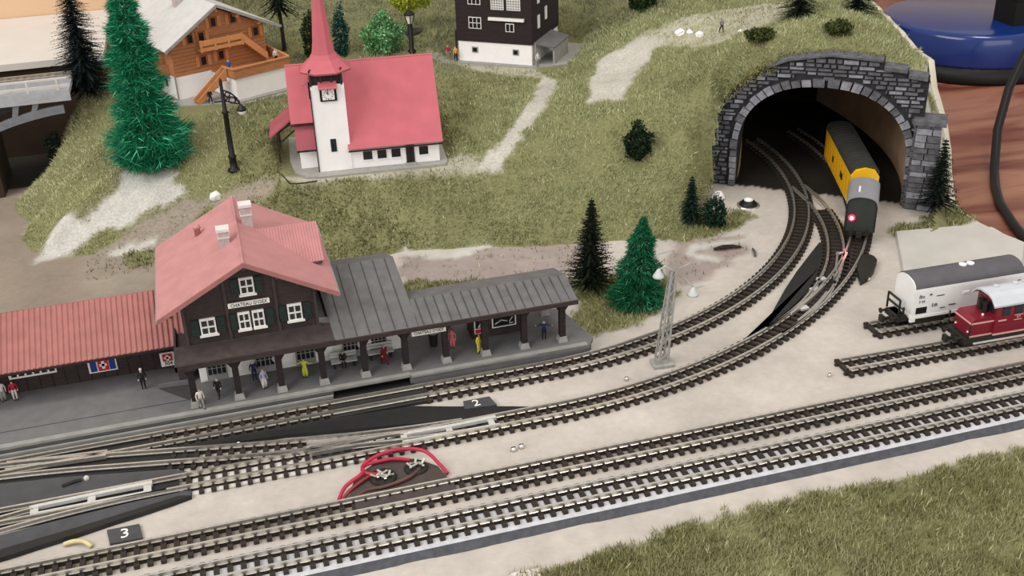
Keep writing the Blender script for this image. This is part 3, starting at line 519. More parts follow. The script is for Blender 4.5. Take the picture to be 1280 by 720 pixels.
# curved turnout near the tunnel
o = (31, 48.5); t = thing('turnout', 'curved black turnout in front of the train with red tail light', 'turnout', (31, 48.5, 0))
inner = arc(T5C, T5R-.75, A5-4, 62, 16)
plate([(26.1, 45.15)]+[(27.4, 46.75), (29.2, 48.75), (31.0, 50.6), (32.8, 52.3), (34.2, 53.6)]+inner[::-1], -.02, .16, 'motor_cover', 'plate_black', t, o)
plate([(29.5, 46.4), (33.4, 49.0), (36.2, 52.8), (37.4, 55.2), (35.6, 54.8), (33.8, 51.4), (31.6, 49.0), (28.6, 46.8)], -.02, .1, 'base_plate', 'plate_black', t, o)
plate([(33.6, 48.05), (34.3, 48.4), (35.1, 49.1), (35.95, 50.1), (36.05, 50.6), (35.9, 50.95), (35.4, 51.0), (34.2, 49.4)], -.02, .3, 'switch_motor', 'plastic_black', t, o)
for s in (-.45, .45): railp(arc(T5C, T5R+s, A5, A5+20, 20), t, o)
railp(arc(T3C, T3R-.36, 31, 39, 10), t, o, 'switch_blade', prof=STRIP); railp(arc(T5C, T5R+.34, A5+5, A5+16, 10), t, o, 'switch_blade', prof=STRIP)
railp([(32.9, 49.6), (34.34, 51.75)], t, o, 'frog_rail', prof=STRIP); railp([(32.4, 48.9), (33.4, 49.9), (34.8, 51.5)], t, o, 'frog_rail', prof=STRIP)
MB().cbox((3.5, 3.2, .22), (.5, .18, .1)).build('frog_bridge', 'light_grey_plastic', t)
for q in ((-1.9, -2.05), (-.25, -.35), (.75, .65)): MB().cbox((q[0], q[1], .2), (.5, .35, .12)).build('tie_bar', 'light_grey_plastic', t)
# small metal things on the ground
def screw(x, y, label, r=.13, grp='screws in the yard'):
    t = thing('screw', label, 'screw', (x, y, 0), 0, grp)
    MB().lathe([(r*1.1, -.03), (r*1.1, .05), (r*.8, .12), (r*.3, .15)], 10).build('head', 'metal_bright', t, True); MB().box(-r*.75, r*.75, -.02, .02, .13, .16).build('slot', 'plastic_black', t)
screw(10.55, 39.32, 'small screw on the plaster beside the red wires, first of a pair'); screw(10.95, 39.42, 'small screw of a pair on the plaster, farther from the red wires')
screw(17.5, 43.15, 'tiny screw between two curving tracks near the lattice mast', .11); screw(27.0, 40.2, 'tiny screw by the end of the stub track', .09)
screw(34.35, 48.6, 'shiny screw beside the curved turnout motor', .2); screw(-1.3, 43.85, 'tiny screw on the black turnout cover below the platform', .12)

# ------------------------------------------------------------------ feed clip and wires
t = thing('feed_clip', 'brown track feed clip with metal contacts among red wires', 'feed clip', (5.1, 38.6, 0))
MB().prism([(-2.2, -.55), (2.1, -.55), (1.9, .4), (1.1, 1.25), (.2, 1.5), (-.8, 1.45), (-1.7, .8)], -.02, .18).build('base', 'clip_brown', t)
MB().prism([(-2.0, -1.75), (2.3, -1.75), (2.3, -.55), (-2.0, -.55)], -.02, .14).build('sleeper_plate', 'clip_brown', t)
for cx_, cy_, rr in ((-.55, .35, .62), (.95, .55, .55)): MB().lathe([(rr, .18), (rr*.95, .26), (rr*.7, .3)], 14, Matrix.Translation((cx_, cy_, 0))).build('disc', 'plastic_black', t)
rnd = random.Random(4)
for k, (x, y) in enumerate(((-.85, .3), (-.55, .45), (-.3, .25), (-.5, .1), (.75, .5), (.95, .7), (1.2, .55))):
    mb = MB(); a = rnd.uniform(0, 3)
    for q in range(3):
        b_ = a+q*2.1; mb.bar((x, y, .34), (x+.26*math.cos(b_), y+.26*math.sin(b_), .4+.05*q), .1, .05)
    mb.build('contact', 'metal_bright', t)
def wire(name, pts, r, m, label): 
    P = [Vector((p[0], p[1], p[2]*.62)) for p in pts]; Q = []
    for i in range(len(P)-1):
        a, b, c, d = P[max(i-1, 0)], P[i], P[i+1], P[min(i+2, len(P)-1)]
        for k in range(8):
            u = k/8; Q.append(.5*((2*b)+(c-a)*u+(2*a-5*b+4*c-d)*u*u+(3*b-a-3*c+d)*u**3))
    Q.append(P[-1]); return tag(MB().tube(Q, r, 8).build(name, m, smooth=True), label, 'wire', 'wires at the feed clip')
wire('wire', [(2.5, 38.2, .1), (2.9, 38.7, .5), (3.7, 39.2, .7), (3.85, 39.85, .6), (4.6, 40.25, .75), (5.6, 40.3, .85), (6.6, 39.9, .75), (7.1, 38.95, .4), (7.3, 38.45, .15)], .085, 'wire_red', 'long crimson wire looping over the back of the feed clip')
wire('wire', [(4.6, 39.2, .35), (4.1, 39.1, .6), (3.75, 39.45, .6), (3.95, 39.9, .5), (4.5, 40.0, .5), (5.2, 39.95, .55), (5.9, 39.7, .45)], .08, 'wire_red', 'short pinkish red wire curling at the end of the feed clip')
wire('wire', [(2.6, 38.1, .1), (3.1, 38.5, .4), (3.7, 38.9, .5), (4.2, 39.2, .45)], .075, 'wire_darkred', 'dark red wire stub running down to the plaster')
wire('wire', [(3.1, 38.0, .15), (3.7, 38.25, .35), (4.6, 38.2, .45), (5.6, 38.45, .5), (6.2, 39.0, .4)], .085, 'wire_brown', 'brown wire bending along the front of the feed clip')
wire('wire', [(-8.6, 38.95, .06), (-8.2, 38.9, .2), (-7.8, 38.75, .2), (-7.5, 38.45, .05)], .1, 'sheath', 'short cream wire sheath beside the tag reading 3')
# round eye-like lamp in front of the tunnel
t = thing('ground_lamp', 'small round black and white lamp base at the tunnel mouth', 'lamp', (33.0, 60.6, 0))
MB().lathe([(.62, -.05), (.6, .1), (.4, .3), (.2, .33)], 14).build('socket', 'lamp_black', t, True); MB().lathe([(.3, .28), (.3, .44), (.05, .5)], 10).build('bulb', 'sign_white', t, True)
MB().lathe([(.8, -.05), (.75, .03)], 14).build('ring', 'metal_bright', t)
# twig and crumbs near the curve
mb = MB(); rnd = random.Random(2)
mb.tube([(-.8, .1, .06), (-.2, 0, .15), (.4, -.05, .12), (.9, -.2, .06)], [.08, .14, .12, .05], 6)
for k in range(7): a = rnd.uniform(0, 6.28); x = rnd.uniform(-.6, .6); mb.tube([(x, 0, .1), (x+.35*math.cos(a), .35*math.sin(a), .12)], [.05, .02], 5)
o_ = mb.build('twig', 'bark'); o_.location = (28.7*S, 55*S, 0); tag(o_, 'dark brown broken twig lying on pale plaster by the curve', 'twig')
mb = MB(); mb.tube([(-.2, -.5, .04), (0, 0, .1), (.15, .55, .04)], [.06, .1, .05], 6); o_ = mb.build('bark_strip', 'rail_dark'); o_.location = (30.0*S, 53.9*S, 0); tag(o_, 'small grey bark strip on the plaster near the twig', 'bark')

tag(MB().prism([(7.6, 30.6), (9.2, 30.8), (9.3, 31.5), (8.3, 31.6), (7.7, 31.3)], -.03, .06).build('card_scrap', 'chimney_cap'), 'small cream card scrap at the edge of the front grass', 'card')

# ------------------------------------------------------------------ platform
t = thing('station_platform', 'long grey station platform with pale edge beside the track', 'platform', (0, 46, 0)); PZ = .6
MB().prism([(-20, .18), (3.4, .18), (7.3, .2), (7.3, .05), (16.55, -.05), (17.0, .6), (16.4, 4.2), (14.5, 4.5), (-20, 5.3)], .42, PZ).build('slab', 'platform_grey', t)
MB().prism([(-20, .25), (3.45, .25), (3.45, 5.0), (-20, 5.2)], -.05, .42).build('plinth', 'platform_grey', t); MB().prism([(7.25, .1), (16.5, 0), (16.9, .6), (16.3, 4.1), (7.25, 4.4)], -.05, .42).build('plinth', 'platform_grey', t)
MB().prism([(3.4, 1.3), (7.3, 1.3), (7.3, 4.6), (3.4, 4.6)], -.05, .42).build('plinth', 'plate_black', t)  # set-back black block stands in for the dark void under the slab
MB().box(-20, 3.45, .1, .42, .5, .63).build('edge_stone', 'platform_edge', t); MB().box(3.45, 7.3, .12, .4, .5, .63).build('edge_stone', 'platform_edge', t); MB().box(7.3, 16.5, -.02, .3, .52, .63).build('edge_stone', 'platform_edge', t)
MB().box(-20, 3.4, -.02, .12, -.05, .3).build('footing', 'platform_edge', t)
MB().prism([(-4.75, 3.0), (-3.2, 1.3), (-3.1, 2.9)], .6, .62).build('ramp_shade', 'seam', t); MB().box(-4.7, -3.1, 3.0, 3.1, .6, .8).build('kerb', 'platform_grey', t)  # thin dark triangle painted in for the shaded recess at the ramp
MB().box(-20, -3.4, 1.45, 1.5, .6, .61).build('joint', 'seam', t)

# ------------------------------------------------------------------ station building
st = thing('station_building', 'brown timber railway station with red gabled roof and long dark canopy', 'station', (0, 47, .6))
def L(x, y, z): return (x, y-47, z-.6)
def SB(mb, name, m, parent=st, smooth=False, label=None):
    mb.v = [(x, y-47, z-.6) for x, y, z in mb.v]; return mb.build(name, m, parent, smooth, label)
# ground floor
SB(MB().box(-2.7, 7.4, 48.9, 55, .6, 3.1), 'ground_floor_wall', 'wall_cream')
# upper storey: gable prism
def gz(x): return 7.45-.537*abs(x-.17)
SB(MB().xz([(-2.95, 3.38), (3.3, 3.38), (3.3, gz(3.3)), (.17, gz(.17)), (-2.95, gz(-2.95))], 47.7, 54.6), 'upper_wall', 'timber_dark')
# vertical boards of the gable front: corner posts, sill beam
for x in (-2.95, -.95, 1.35, 3.16): SB(MB().box(x, x+.14, 47.6, 47.72, 3.1, min(gz(x), gz(x+.14))-.05), 'corner_post', 'timber_mid')
SB(MB().box(-3.05, 3.4, 47.58, 47.75, 3.28, 3.46), 'sill_beam', 'timber_mid')
# lean-to canopy in front of the house
SB(MB().sheet([(-3.55, 46.45, 3.06), (3.9, 46.45, 3.06), (3.9, 47.8, 3.37), (-3.55, 47.8, 3.37)], .1), 'porch_roof', 'timber_mid')
SB(MB().box(-3.6, 3.9, 46.4, 46.5, 2.82, 3.08), 'porch_fascia', 'timber_dark')
SB(MB().box(-3.6, -3.5, 46.4, 50.8, 2.75, 3.1), 'porch_fascia', 'timber_mid')
SB(MB().box(-3.6, -2.7, 46.5, 50.8, 2.7, 2.95), 'porch_beam', 'timber_mid')
# main roof: two slopes with thickness
EX0, EX1 = -4.0, 4.34
def rz(x): return 7.6-.537*abs(x-.17)
rl = SB(MB().sheet([(EX0, 46.9, rz(EX0)), (.17, 46.9, 7.6), (.17, 55.25, 7.6), (EX0, 55.25, rz(EX0))], .14), 'roof_slope', 'roof_red')
rr = SB(MB().sheet([(.17, 46.9, 7.6), (EX1, 46.9, rz(EX1)), (EX1, 55.25, rz(EX1)), (.17, 55.25, 7.6)], .14), 'roof_slope', 'roof_red')
for xa, xb in ((EX0, .17), (.17, EX1)): SB(MB().sheet([(xa, 46.84, rz(xa)+.03), (xb, 46.84, rz(xb)+.03), (xb, 46.84, rz(xb)-.2), (xa, 46.84, rz(xa)-.2)], -.09), 'barge_board', 'roof_red_trim')
SB(MB().bar((.17, 46.85, 7.62), (.17, 55.25, 7.62), .1, .06), 'ridge_cap', 'roof_red')
for xe in (EX0, EX1): SB(MB().bar((xe, 46.9, rz(xe)-.1), (xe, 55.25, rz(xe)-.1), .12), 'gutter', 'stone_grey')
for x in (-3.4, -2.2, 2.5, 3.7): SB(MB().bar((x, 47.0, rz(x)-.28), (x, 47.75, rz(x)-.28), .14, .12), 'purlin', 'timber_mid')
for x in (-1.2, 1.6): SB(MB().bar((x, 47.0, rz(x)-.3), (x, 47.75, rz(x)-.3), .16, .12), 'purlin', 'timber_mid')
SB(MB().bar((.17, 46.95, 7.3), (.17, 47.75, 7.3), .2, .2), 'purlin', 'timber_mid')
# corrugated cross gable at the side
def corr(P00, P10, P11, P01, n, amp, t=.06):        # corrugated sheet: ribs run from the 0 edge to the 1 edge
    P00, P10, P11, P01 = map(Vector, (P00, P10, P11, P01)); nn = (P10-P00).cross(P01-P00).normalized(); mb = MB(); vs = []; m = n*4
    for k in range(m+1):
        u = k/m; d = amp*(1 if k % 4 in (0, 3) else 0)
        a = P00.lerp(P10, u)+nn*d; b = P01.lerp(P11, u)+nn*d; vs += [a, b, a-nn*(t+d), b-nn*(t+d)]
    fs = []
    for k in range(m): i = 4*k; j = i+4; fs += [(i, j, j+1, i+1), (i+2, i+3, j+3, j+2), (i, i+2, j+2, j), (i+1, j+1, j+3, i+3)]
    fs += [(0, 1, 3, 2), (4*m, 4*m+2, 4*m+3, 4*m+1)]
    return mb.add(vs, fs)
SB(corr((1.0, 49.65, 5.84), (4.05, 49.65, 5.84), (4.05, 51.6, 7.12), (1.0, 51.6, 7.12), 22, .04), 'cross_gable_roof', 'roof_red')
SB(corr((4.05, 53.55, 5.84), (1.0, 53.55, 5.84), (1.0, 51.6, 7.12), (4.05, 51.6, 7.12), 22, .04), 'cross_gable_roof', 'roof_red')
SB(MB().yz([(49.9, 4.5), (53.3, 4.5), (53.3, 5.85), (51.6, 6.95), (49.9, 5.85)], 2.2, 3.75), 'cross_gable_wall', 'timber_dark')
SB(MB().bar((3.98, 49.62, 5.76), (1.0, 49.62, 5.76), .1, .08), 'cross_gable_gutter', 'seam')
# chimneys
def chimney(x, y, h_, w, d):
    z = rz(x); c = SB(MB().box(x-w/2, x+w/2, y-d/2, y+d/2, z-.35, z+h_), 'chimney', 'chimney_grey')
    SB(MB().box(x-w/2-.06, x+w/2+.06, y-d/2-.06, y+d/2+.06, z+h_, z+h_+.14), 'chimney_cap', 'chimney_cap')
    SB(MB().box(x-w/2-.03, x+w/2+.03, y-d/2-.03, y+d/2+.03, z+h_*.55, z+h_*.62), 'chimney_band', 'chimney_cap')
chimney(.72, 52.0, 1.0, .52, .5); chimney(-.5, 50.1, .75, .5, .48)
SB(MB().lathe([(.15, -.2), (.15, .35), (.2, .36), (.17, .5), (.05, .55)], 10, Matrix.Translation((-1.75, 53.3, rz(-1.75)))), 'vent_pipe', 'roof_red', smooth=True)
# left goods shed
SB(MB().yz([(50.95, .6), (54.3, .6), (54.3, 2.9), (52.5, 4.05), (50.95, 2.9)], -20, -2.9), 'shed_wall', 'timber_dark')
for k in range(28): SB(MB().box(-19.9+k*.6, -19.86+k*.6, 50.92, 50.96, .6, 2.6), 'wall_batten', 'timber_black')
SB(corr((-20, 49.35, 2.62), (-3.1, 49.35, 2.62), (-3.1, 52.5, 4.22), (-20, 52.5, 4.22), 66, .06), 'shed_roof', 'shed_red')
SB(corr((-3.3, 55.6, 2.62), (-20, 55.6, 2.62), (-20, 52.5, 4.22), (-3.3, 52.5, 4.22), 66, .06), 'shed_roof', 'shed_red')
SB(MB().bar((-20, 49.36, 2.52), (-3.2, 49.36, 2.52), .1, .08), 'shed_gutter', 'timber_black')
SB(MB().box(-3.7, -3.0, 49.2, 50.9, .6, 2.5), 'shed_end_wall', 'timber_mid'); SB(MB().box(-3.35, -3.25, 49.1, 49.25, .6, 2.6), 'corner_post', 'timber_mid')
# window strip of the shed
w = SB(MB().box(-11.6, -9.4, 50.86, 50.98, 1.42, 1.85), 'window', 'window_white')
for k in range(6):
    pz = MB().box(-11.47+k*.35, -11.22+k*.35, 50.84-47, 50.9-47, 1.53-.6, 1.84-.6).build('pane', 'glass_dark', w)
# flag poster and number sign on the shed
def poster(x0, x1, z0, z1, y, m='sign_white'): return SB(MB().box(x0, x1, y, y+.06, z0, z1), 'poster', m)
p = poster(-7.95, -6.6, 1.02, 1.78, 50.86)
MB().box(-7.85, -7.55, 3.82, 3.87, .5, 1.12).build('blue_field', 'flag_blue', p); MB().box(-6.95, -6.66, 3.82, 3.87, .5, 1.12).build('blue_field', 'flag_blue', p); MB().box(-7.48, -6.98, 3.81, 3.87, .5, 1.15).build('red_field', 'flag_red', p)
MB().box(-7.4, -7.06, 3.79, 3.86, .76, .9).build('cross', 'sign_white', p); MB().box(-7.3, -7.16, 3.79, 3.86, .62, 1.05).build('cross', 'sign_white', p)
p = poster(-4.5, -3.8, .98, 1.75, 50.4)
MB().box(-4.38, -3.92, 3.36, 3.41, .68, 1.08).build('red_field', 'flag_red', p); MB().box(-4.3, -4.0, 3.34, 3.4, .82, .94).build('cross', 'sign_white', p); MB().box(-4.21, -4.09, 3.34, 3.4, .73, 1.03).build('cross', 'sign_white', p)
lettering('304', .27, 'ink_black', p, (-4.15, 3.385, .53))
# windows with shutters of the gable
def window(x0, x1, z0, z1, y, nx, nz, shut=.3, par=st):
    w = SB(MB().box(x0, x1, y, y+.1, z0, z1), 'window', 'window_white')
    for i in range(nx):
        for j in range(nz):
            a = x0+.075+(x1-x0-.075)*i/nx; b = x0+(x1-x0-.075)*(i+1)/nx; c = z0+.075+(z1-z0-.075)*j/nz; d = z0+(z1-z0-.075)*(j+1)/nz
            MB().box(a, b, y-.03-47, y+.02-47, c-.6, d-.6).build('pane', 'glass_dark', w)
            MB().box(a-.02, b+.02, y-.05-47, y-.02-47, d-.6-.01, d-.6+.03).build('mullion', 'window_white', w)
    MB().box(x0-.08, x1+.08, y-.1-47, y+.05-47, z0-.08-.6, z0-.6).build('window_sill', 'window_white', w)
    if shut:
        for q in (x0-shut-.06, x1+.06):
            s_ = SB(MB().box(q, q+shut, y+.0, y+.09, z0, z1), 'shutter', 'shutter_green')
            for k in range(4): MB().box(q+.03, q+shut-.03, y-.02-47, y+.01-47, z0+.1+k*(z1-z0)/4-.6, z0+.18+k*(z1-z0)/4-.6).build('slat', 'shutter_green', s_)
window(-.14, .52, 5.68, 6.52, 47.6, 2, 2, .34); window(-2.2, -1.48, 3.88, 4.72, 47.6, 2, 2, .36)
window(-.44, .12, 3.86, 4.74, 47.6, 2, 2, 0); window(.22, .78, 3.86, 4.74, 47.6, 2, 2, 0); window(1.88, 2.56, 3.9, 4.76, 47.6, 2, 2, .36)
for q in (-.84, .86): SB(MB().box(q, q+.34, 47.6, 47.69, 3.86, 4.74), 'shutter', 'shutter_green')
sg = SB(MB().box(-.8, 1.12, 47.5, 47.58, 5.1, 5.34), 'name_board', 'sign_white'); lettering("CHATEAU D'OEX", .25, 'ink_black', sg, (.16, .49, 4.62), width=1.7)
# doors and windows of the ground floor
for x0, wd in ((-2.35, 1.0), (.0, 1.0), (2.0, 1.0), (4.35, .9), (5.75, .9)):
    d = SB(MB().box(x0, x0+wd, 48.84, 48.95, .6, 2.5), 'door', 'stone_grey')
    for i in range(4):
        a = x0+.08+i*(wd-.1)/4
        for j in range(2): MB().box(a, a+(wd-.1)/4-.06, 1.8, 1.87, .38+j*.36, .68+j*.36).build('pane', 'glass_dark', d)
    MB().box(x0+.06, x0+wd-.06, 1.81, 1.87, .06, .32).build('panel', 'platform_edge', d)
for x0 in (-1.2, 1.3, 3.3, 5.35): SB(MB().box(x0, x0+.55, 48.82, 48.92, .95, 2.2), 'wall_panel', 'window_white')
for x0 in (-2.65, -.35, 3.0): SB(MB().box(x0, x0+.3, 48.8, 48.9, .75, 2.4), 'wall_panel', 'window_white')
# side wing roof and canopy roof
def cz(y): return 3.06+.285*(y-46.45)
SB(MB().sheet([(3.85, 46.45, cz(46.45)), (7.95, 46.45, cz(46.45)), (7.75, 51.6, cz(51.6)), (3.6, 51.6, cz(51.6))], .1), 'wing_roof', 'roof_slate')
SB(MB().sheet([(3.6, 51.6, cz(51.6)), (7.75, 51.6, cz(51.6)), (7.75, 55, 3.2), (3.6, 55, 3.2)], .1), 'wing_roof', 'roof_slate')
SB(MB().yz([(48.9, 3.0), (54.6, 3.0), (51.6, cz(51.6)-.12), (48.9, cz(48.9)-.12)], 3.7, 7.5), 'wing_wall', 'timber_dark')
YR = 48.35
SB(MB().sheet([(7.9, 46.45, cz(46.45)), (16.1, 46.35, cz(46.45)), (16.1, YR, cz(YR)), (7.9, YR, cz(YR))], .1), 'canopy_roof', 'roof_slate')
SB(MB().sheet([(7.9, YR, cz(YR)), (16.1, YR, cz(YR)), (16.1, 50.3, cz(46.45)), (7.9, 50.3, cz(46.45))], .1), 'canopy_roof', 'roof_slate')
for k in range(6): x = 4.3+k*.62; SB(MB().bar((x, 46.5, cz(46.5)+.02), (x-.12, 51.55, cz(51.55)+.02), .035, .03), 'roof_seam', 'seam')
for k in range(17): x = 8.2+k*.47; SB(MB().bar((x, 46.48, cz(46.48)+.02), (x-.05, YR-.03, cz(YR)+.02), .035, .03), 'roof_seam', 'seam')
SB(MB().box(3.85, 16.12, 46.34, 46.44, 2.86, 3.08), 'canopy_fascia', 'timber_dark'); SB(MB().box(7.5, 15.9, 48.25, 48.45, 3.0, 3.4), 'canopy_beam', 'timber_dark')
SB(MB().box(16.02, 16.1, 46.4, 50.3, 2.86, 3.05), 'canopy_fascia', 'timber_dark')
# posts with stone feet and brackets
def post(x, y, w=.3):
    p = SB(MB().box(x-w/2, x+w/2, y-w/2, y+w/2, .8, 2.9), 'post', 'timber_black')
    o = MB().prism([(-.25, -.25), (.25, -.25), (.25, .25), (-.25, .25)], 0, .1); o.v = [(px*(1 if pz < .05 else .75)+x, py*(1 if pz < .05 else .75)+y-47, pz*3) for px, py, pz in o.v]
    o.build('stone_foot', 'stone_grey', p)
    for s in (-1, 1): MB().bar((x, y-47, 1.65), (x+s*.38, y-47, 2.2), .14, .16).build('bracket', 'timber_black', p)
    MB().box(x-.28, x+.28, y-.2-47, y+.2-47, 2.05, 2.3).build('capital', 'timber_black', p)
for k in range(10): post(-3.0+k*2.045, 46.88)
for x in (11.4, 15.4): post(x, 49.9)
# hanging name board, kiosk, posters
sg = SB(MB().box(7.6, 9.32, 46.72, 46.8, 2.4, 2.66), 'name_board', 'sign_white'); lettering("CHATEAU D'OEX", .23, 'ink_black', sg, (8.46, -.29, 1.93), width=1.5)
kk = SB(MB().box(11.05, 13.75, 48.5, 49.7, .6, 2.75), 'kiosk', 'timber_dark')
p = MB().box(11.15, 11.8, 1.42, 1.5, .32, 1.3).build('poster', 'sign_white', kk); MB().box(11.2, 11.75, 1.4, 1.44, .36, .58).build('red_strip', 'flag_red', kk) ; MB().box(11.22, 11.72, 1.4, 1.44, .64, 1.24).build('picture', 'ink_black', kk)
mb = MB(); mb.bar((11.35, 1.385, .75), (11.6, 1.385, 1.15), .12, .03); mb.bar((11.35, 1.385, .75), (11.62, 1.385, .75), .1, .03); mb.build('emblem', 'sign_white', kk)
p = MB().box(12.1, 13.4, 1.42, 1.5, .5, 1.3).build('poster', 'sign_white', kk); MB().box(12.17, 13.33, 1.4, 1.44, .57, 1.23).build('picture', 'ink_black', kk)
mb = MB(); mb.bar((12.25, 1.385, .75), (12.6, 1.385, .95), .1, .03); mb.bar((12.55, 1.385, .95), (12.9, 1.385, .85), .1, .03); mb.bar((13.0, 1.385, .7), (13.22, 1.385, .7), .07, .03); mb.bar((13.02, 1.385, .8), (13.2, 1.385, 1.05), .1, .03); mb.build('emblem', 'sign_white', kk)
# round station clocks on brackets
for x in (5.1, 1.0): MB().lathe([(.2, -.06), (.2, .06)], 14, Matrix.Translation((x, -.15, 1.85)) @ Matrix.Rotation(pi/2, 4, 'X')).build('hanging_clock', 'stone_grey', st)
# litter bin, benches
tb = thing('litter_bin', 'dark litter bin standing under the hanging name board', 'bin', (9.0, 48.6, .6)); MB().lathe([(.2, 0), (.25, .6), (.25, .75)], 10).build('bucket', 'plate_black', tb); MB().lathe([(.28, .75), (.28, .82)], 10).build('rim', 'stone_grey', tb)
def bench(x, y, label):
    b = thing('bench', label, 'bench', (x, y, .6), 0, 'platform benches')
    for k in range(3): MB().box(-.65, .65, -.2+k*.14, -.09+k*.14, .3, .36).build('seat_slat', 'light_grey_plastic', b)
    for k in range(2): MB().box(-.65, .65, .24, .28, .42+k*.16, .54+k*.16).build('back_slat', 'light_grey_plastic', b)
    for s in (-.5, .5): MB().box(s-.05, s+.05, -.2, .26, 0, .3).build('leg', 'plate_black', b)
bench(4.3, 48.1, 'pale bench with the sitting person on the platform'); bench(6.2, 48.35, 'pale bench against the wall behind the woman in dark red')

# ------------------------------------------------------------------ church
CH = thing('church', 'white model church with crimson roof, clock tower and tall pointed spire', 'church', (5.97, 67.72, 3.5), math.radians(-6)); CY = 3.3; RZ = 6.3; CX1 = 7.9
def cb(mb, n, m, par=CH, smooth=False, label=None): return mb.build(n, m, par, smooth, label)
cb(MB().prism([(-1.9, 2.5), (-1.6, .4), (-.9, -.75), (0, -.95), (8.1, -.75), (8.3, 0), (8.3, 7.2), (-2.0, 7.2)], -.6, .06), 'base_slab', 'concrete')
ev = 1.83                                                   # eaves
cb(MB().yz([(0, 0), (2*CY, 0), (2*CY, ev), (CY, RZ-.2), (0, ev)], .0, CX1-.1), 'nave_wall', 'plaster_white')
cb(MB().box(0, 2.1, -.06, 2.2, 0, 5.75), 'tower_wall', 'plaster_white')
sl = (RZ-ev)/CY
def nz(y): return RZ-sl*abs(y-CY)
cb(MB().sheet([(1.95, -.28, nz(-.28)), (CX1+.15, -.28, nz(-.28)), (CX1+.15, CY, RZ), (1.95, CY, RZ)], .1), 'nave_roof', 'church_red')
cb(MB().sheet([(-1.5, .92, nz(.92)), (2.0, .92, nz(.92)), (2.0, CY, RZ), (-1.5, CY, RZ)], .1), 'nave_roof', 'church_red')
cb(MB().sheet([(-1.5, CY, RZ), (CX1+.15, CY, RZ), (CX1+.15, 2*CY+.28, nz(-.28)), (-1.5, 2*CY+.28, nz(-.28))], .1), 'nave_roof', 'church_red')
cb(MB().bar((1.95, -.3, nz(-.3)-.1), (CX1+.15, -.3, nz(-.3)-.1), .09), 'gutter', 'timber_black')
cb(MB().bar((-1.5, .9, nz(.9)-.1), (.0, .9, nz(.9)-.1), .09), 'gutter', 'timber_black')
# side annex beside the tower
cb(MB().yz([(1.25, 0), (5.3, 0), (5.3, 3.0), (CY, RZ-.35), (1.25, 3.0)], -1.1, .1), 'annex_wall', 'plaster_white')
cb(MB().sheet([(-1.3, .5, 1.42), (0, .5, 1.42), (0, 1.25, 3.0), (-1.3, 1.25, 3.0)], .1), 'annex_roof', 'church_red_dark'); cb(MB().bar((-1.3, .48, 1.34), (0, .48, 1.34), .09), 'gutter', 'timber_black')
cb(MB().box(-1.15, .05, .85, 1.4, 0, 1.8), 'annex_wall', 'plaster_white')
cb(MB().bar((-.03, -.09, 0), (-.03, -.09, 5.5), .07), 'downpipe', 'timber_black'); cb(MB().bar((-1.05, 3.0, 2.7), (-1.05, 3.0, 5.6), .06), 'downpipe', 'timber_black')
# porch roof at the gable end
cb(MB().sheet([(-3.0, 1.9, 2.0), (-1.3, 2.5, 3.1), (-1.3, 5.6, 3.1), (-3.0, 4.9, 2.0)], .1), 'porch_roof', 'church_red_dark')
for y in (2.3, 4.7): cb(MB().bar((-2.5, y, -.3), (-2.5, y, 2.2), .1), 'porch_post', 'timber_black'); cb(MB().bar((-2.5, y, 1.3), (-1.1, y, 2.4), .09), 'porch_strut', 'timber_black'); cb(MB().bar((-2.7, y, 2.05), (-1.0, y, 2.9), .1), 'porch_rafter', 'timber_black')
# nave windows, door
for x in (3.15, 4.07, 4.98, 6.78):
    w = cb(MB().box(x-.29, x+.29, -.03, .02, .58, 1.14), 'window', 'glass_dark'); cb(MB().box(x-.02, x+.02, -.05, -.02, .58, 1.14), 'mullion', 'timber_black', w); cb(MB().box(x-.33, x+.33, -.07, .0, .52, .58), 'window_sill', 'plaster_white', w)
d = cb(MB().box(5.63, 6.17, -.06, .02, 0, 1.3), 'door', 'timber_black'); cb(MB().box(5.88, 5.92, -.09, -.05, .05, 1.25), 'door_seam', 'ink_black', d); cb(MB().box(5.55, 6.25, -.45, -.02, 0, .13), 'door_step', 'concrete')
w = cb(MB().box(.88, 1.24, -.1, -.05, 1.35, 2.2), 'window', 'glass_dark')
# clock
c = cb(MB().box(.55, 1.6, -.18, -.05, 4.72, 5.65), 'clock_case', 'ink_black'); cb(MB().box(.7, 1.45, -.21, -.17, 4.82, 5.5), 'clock_face', 'sign_white', c)
for k in range(12): a = k*pi/6; cb(MB().bar((1.075+.25*math.sin(a), -.22, 5.16+.25*math.cos(a)), (1.075+.32*math.sin(a), -.22, 5.16+.32*math.cos(a)), .06, .03), 'hour_mark', 'ink_black', c)
cb(MB().bar((1.075, -.23, 5.16), (.95, -.23, 5.32), .06, .03), 'clock_hand', 'ink_black', c); cb(MB().bar((1.075, -.235, 5.16), (1.05, -.235, 5.4), .045, .03), 'clock_hand', 'ink_black', c)
cb(MB().sheet([(.5, -.55, 5.62), (1.65, -.55, 5.62), (1.65, -.0, 5.95), (.5, -.0, 5.95)], .06), 'clock_hood', 'church_red'); cb(MB().sheet([(-.55, 1.65, 5.62), (-.55, .5, 5.62), (0, .5, 5.95), (0, 1.65, 5.95)], .06), 'clock_hood', 'church_red')
cb(MB().box(-.13, -.02, .6, 1.5, 4.72, 5.6), 'clock_case', 'ink_black')
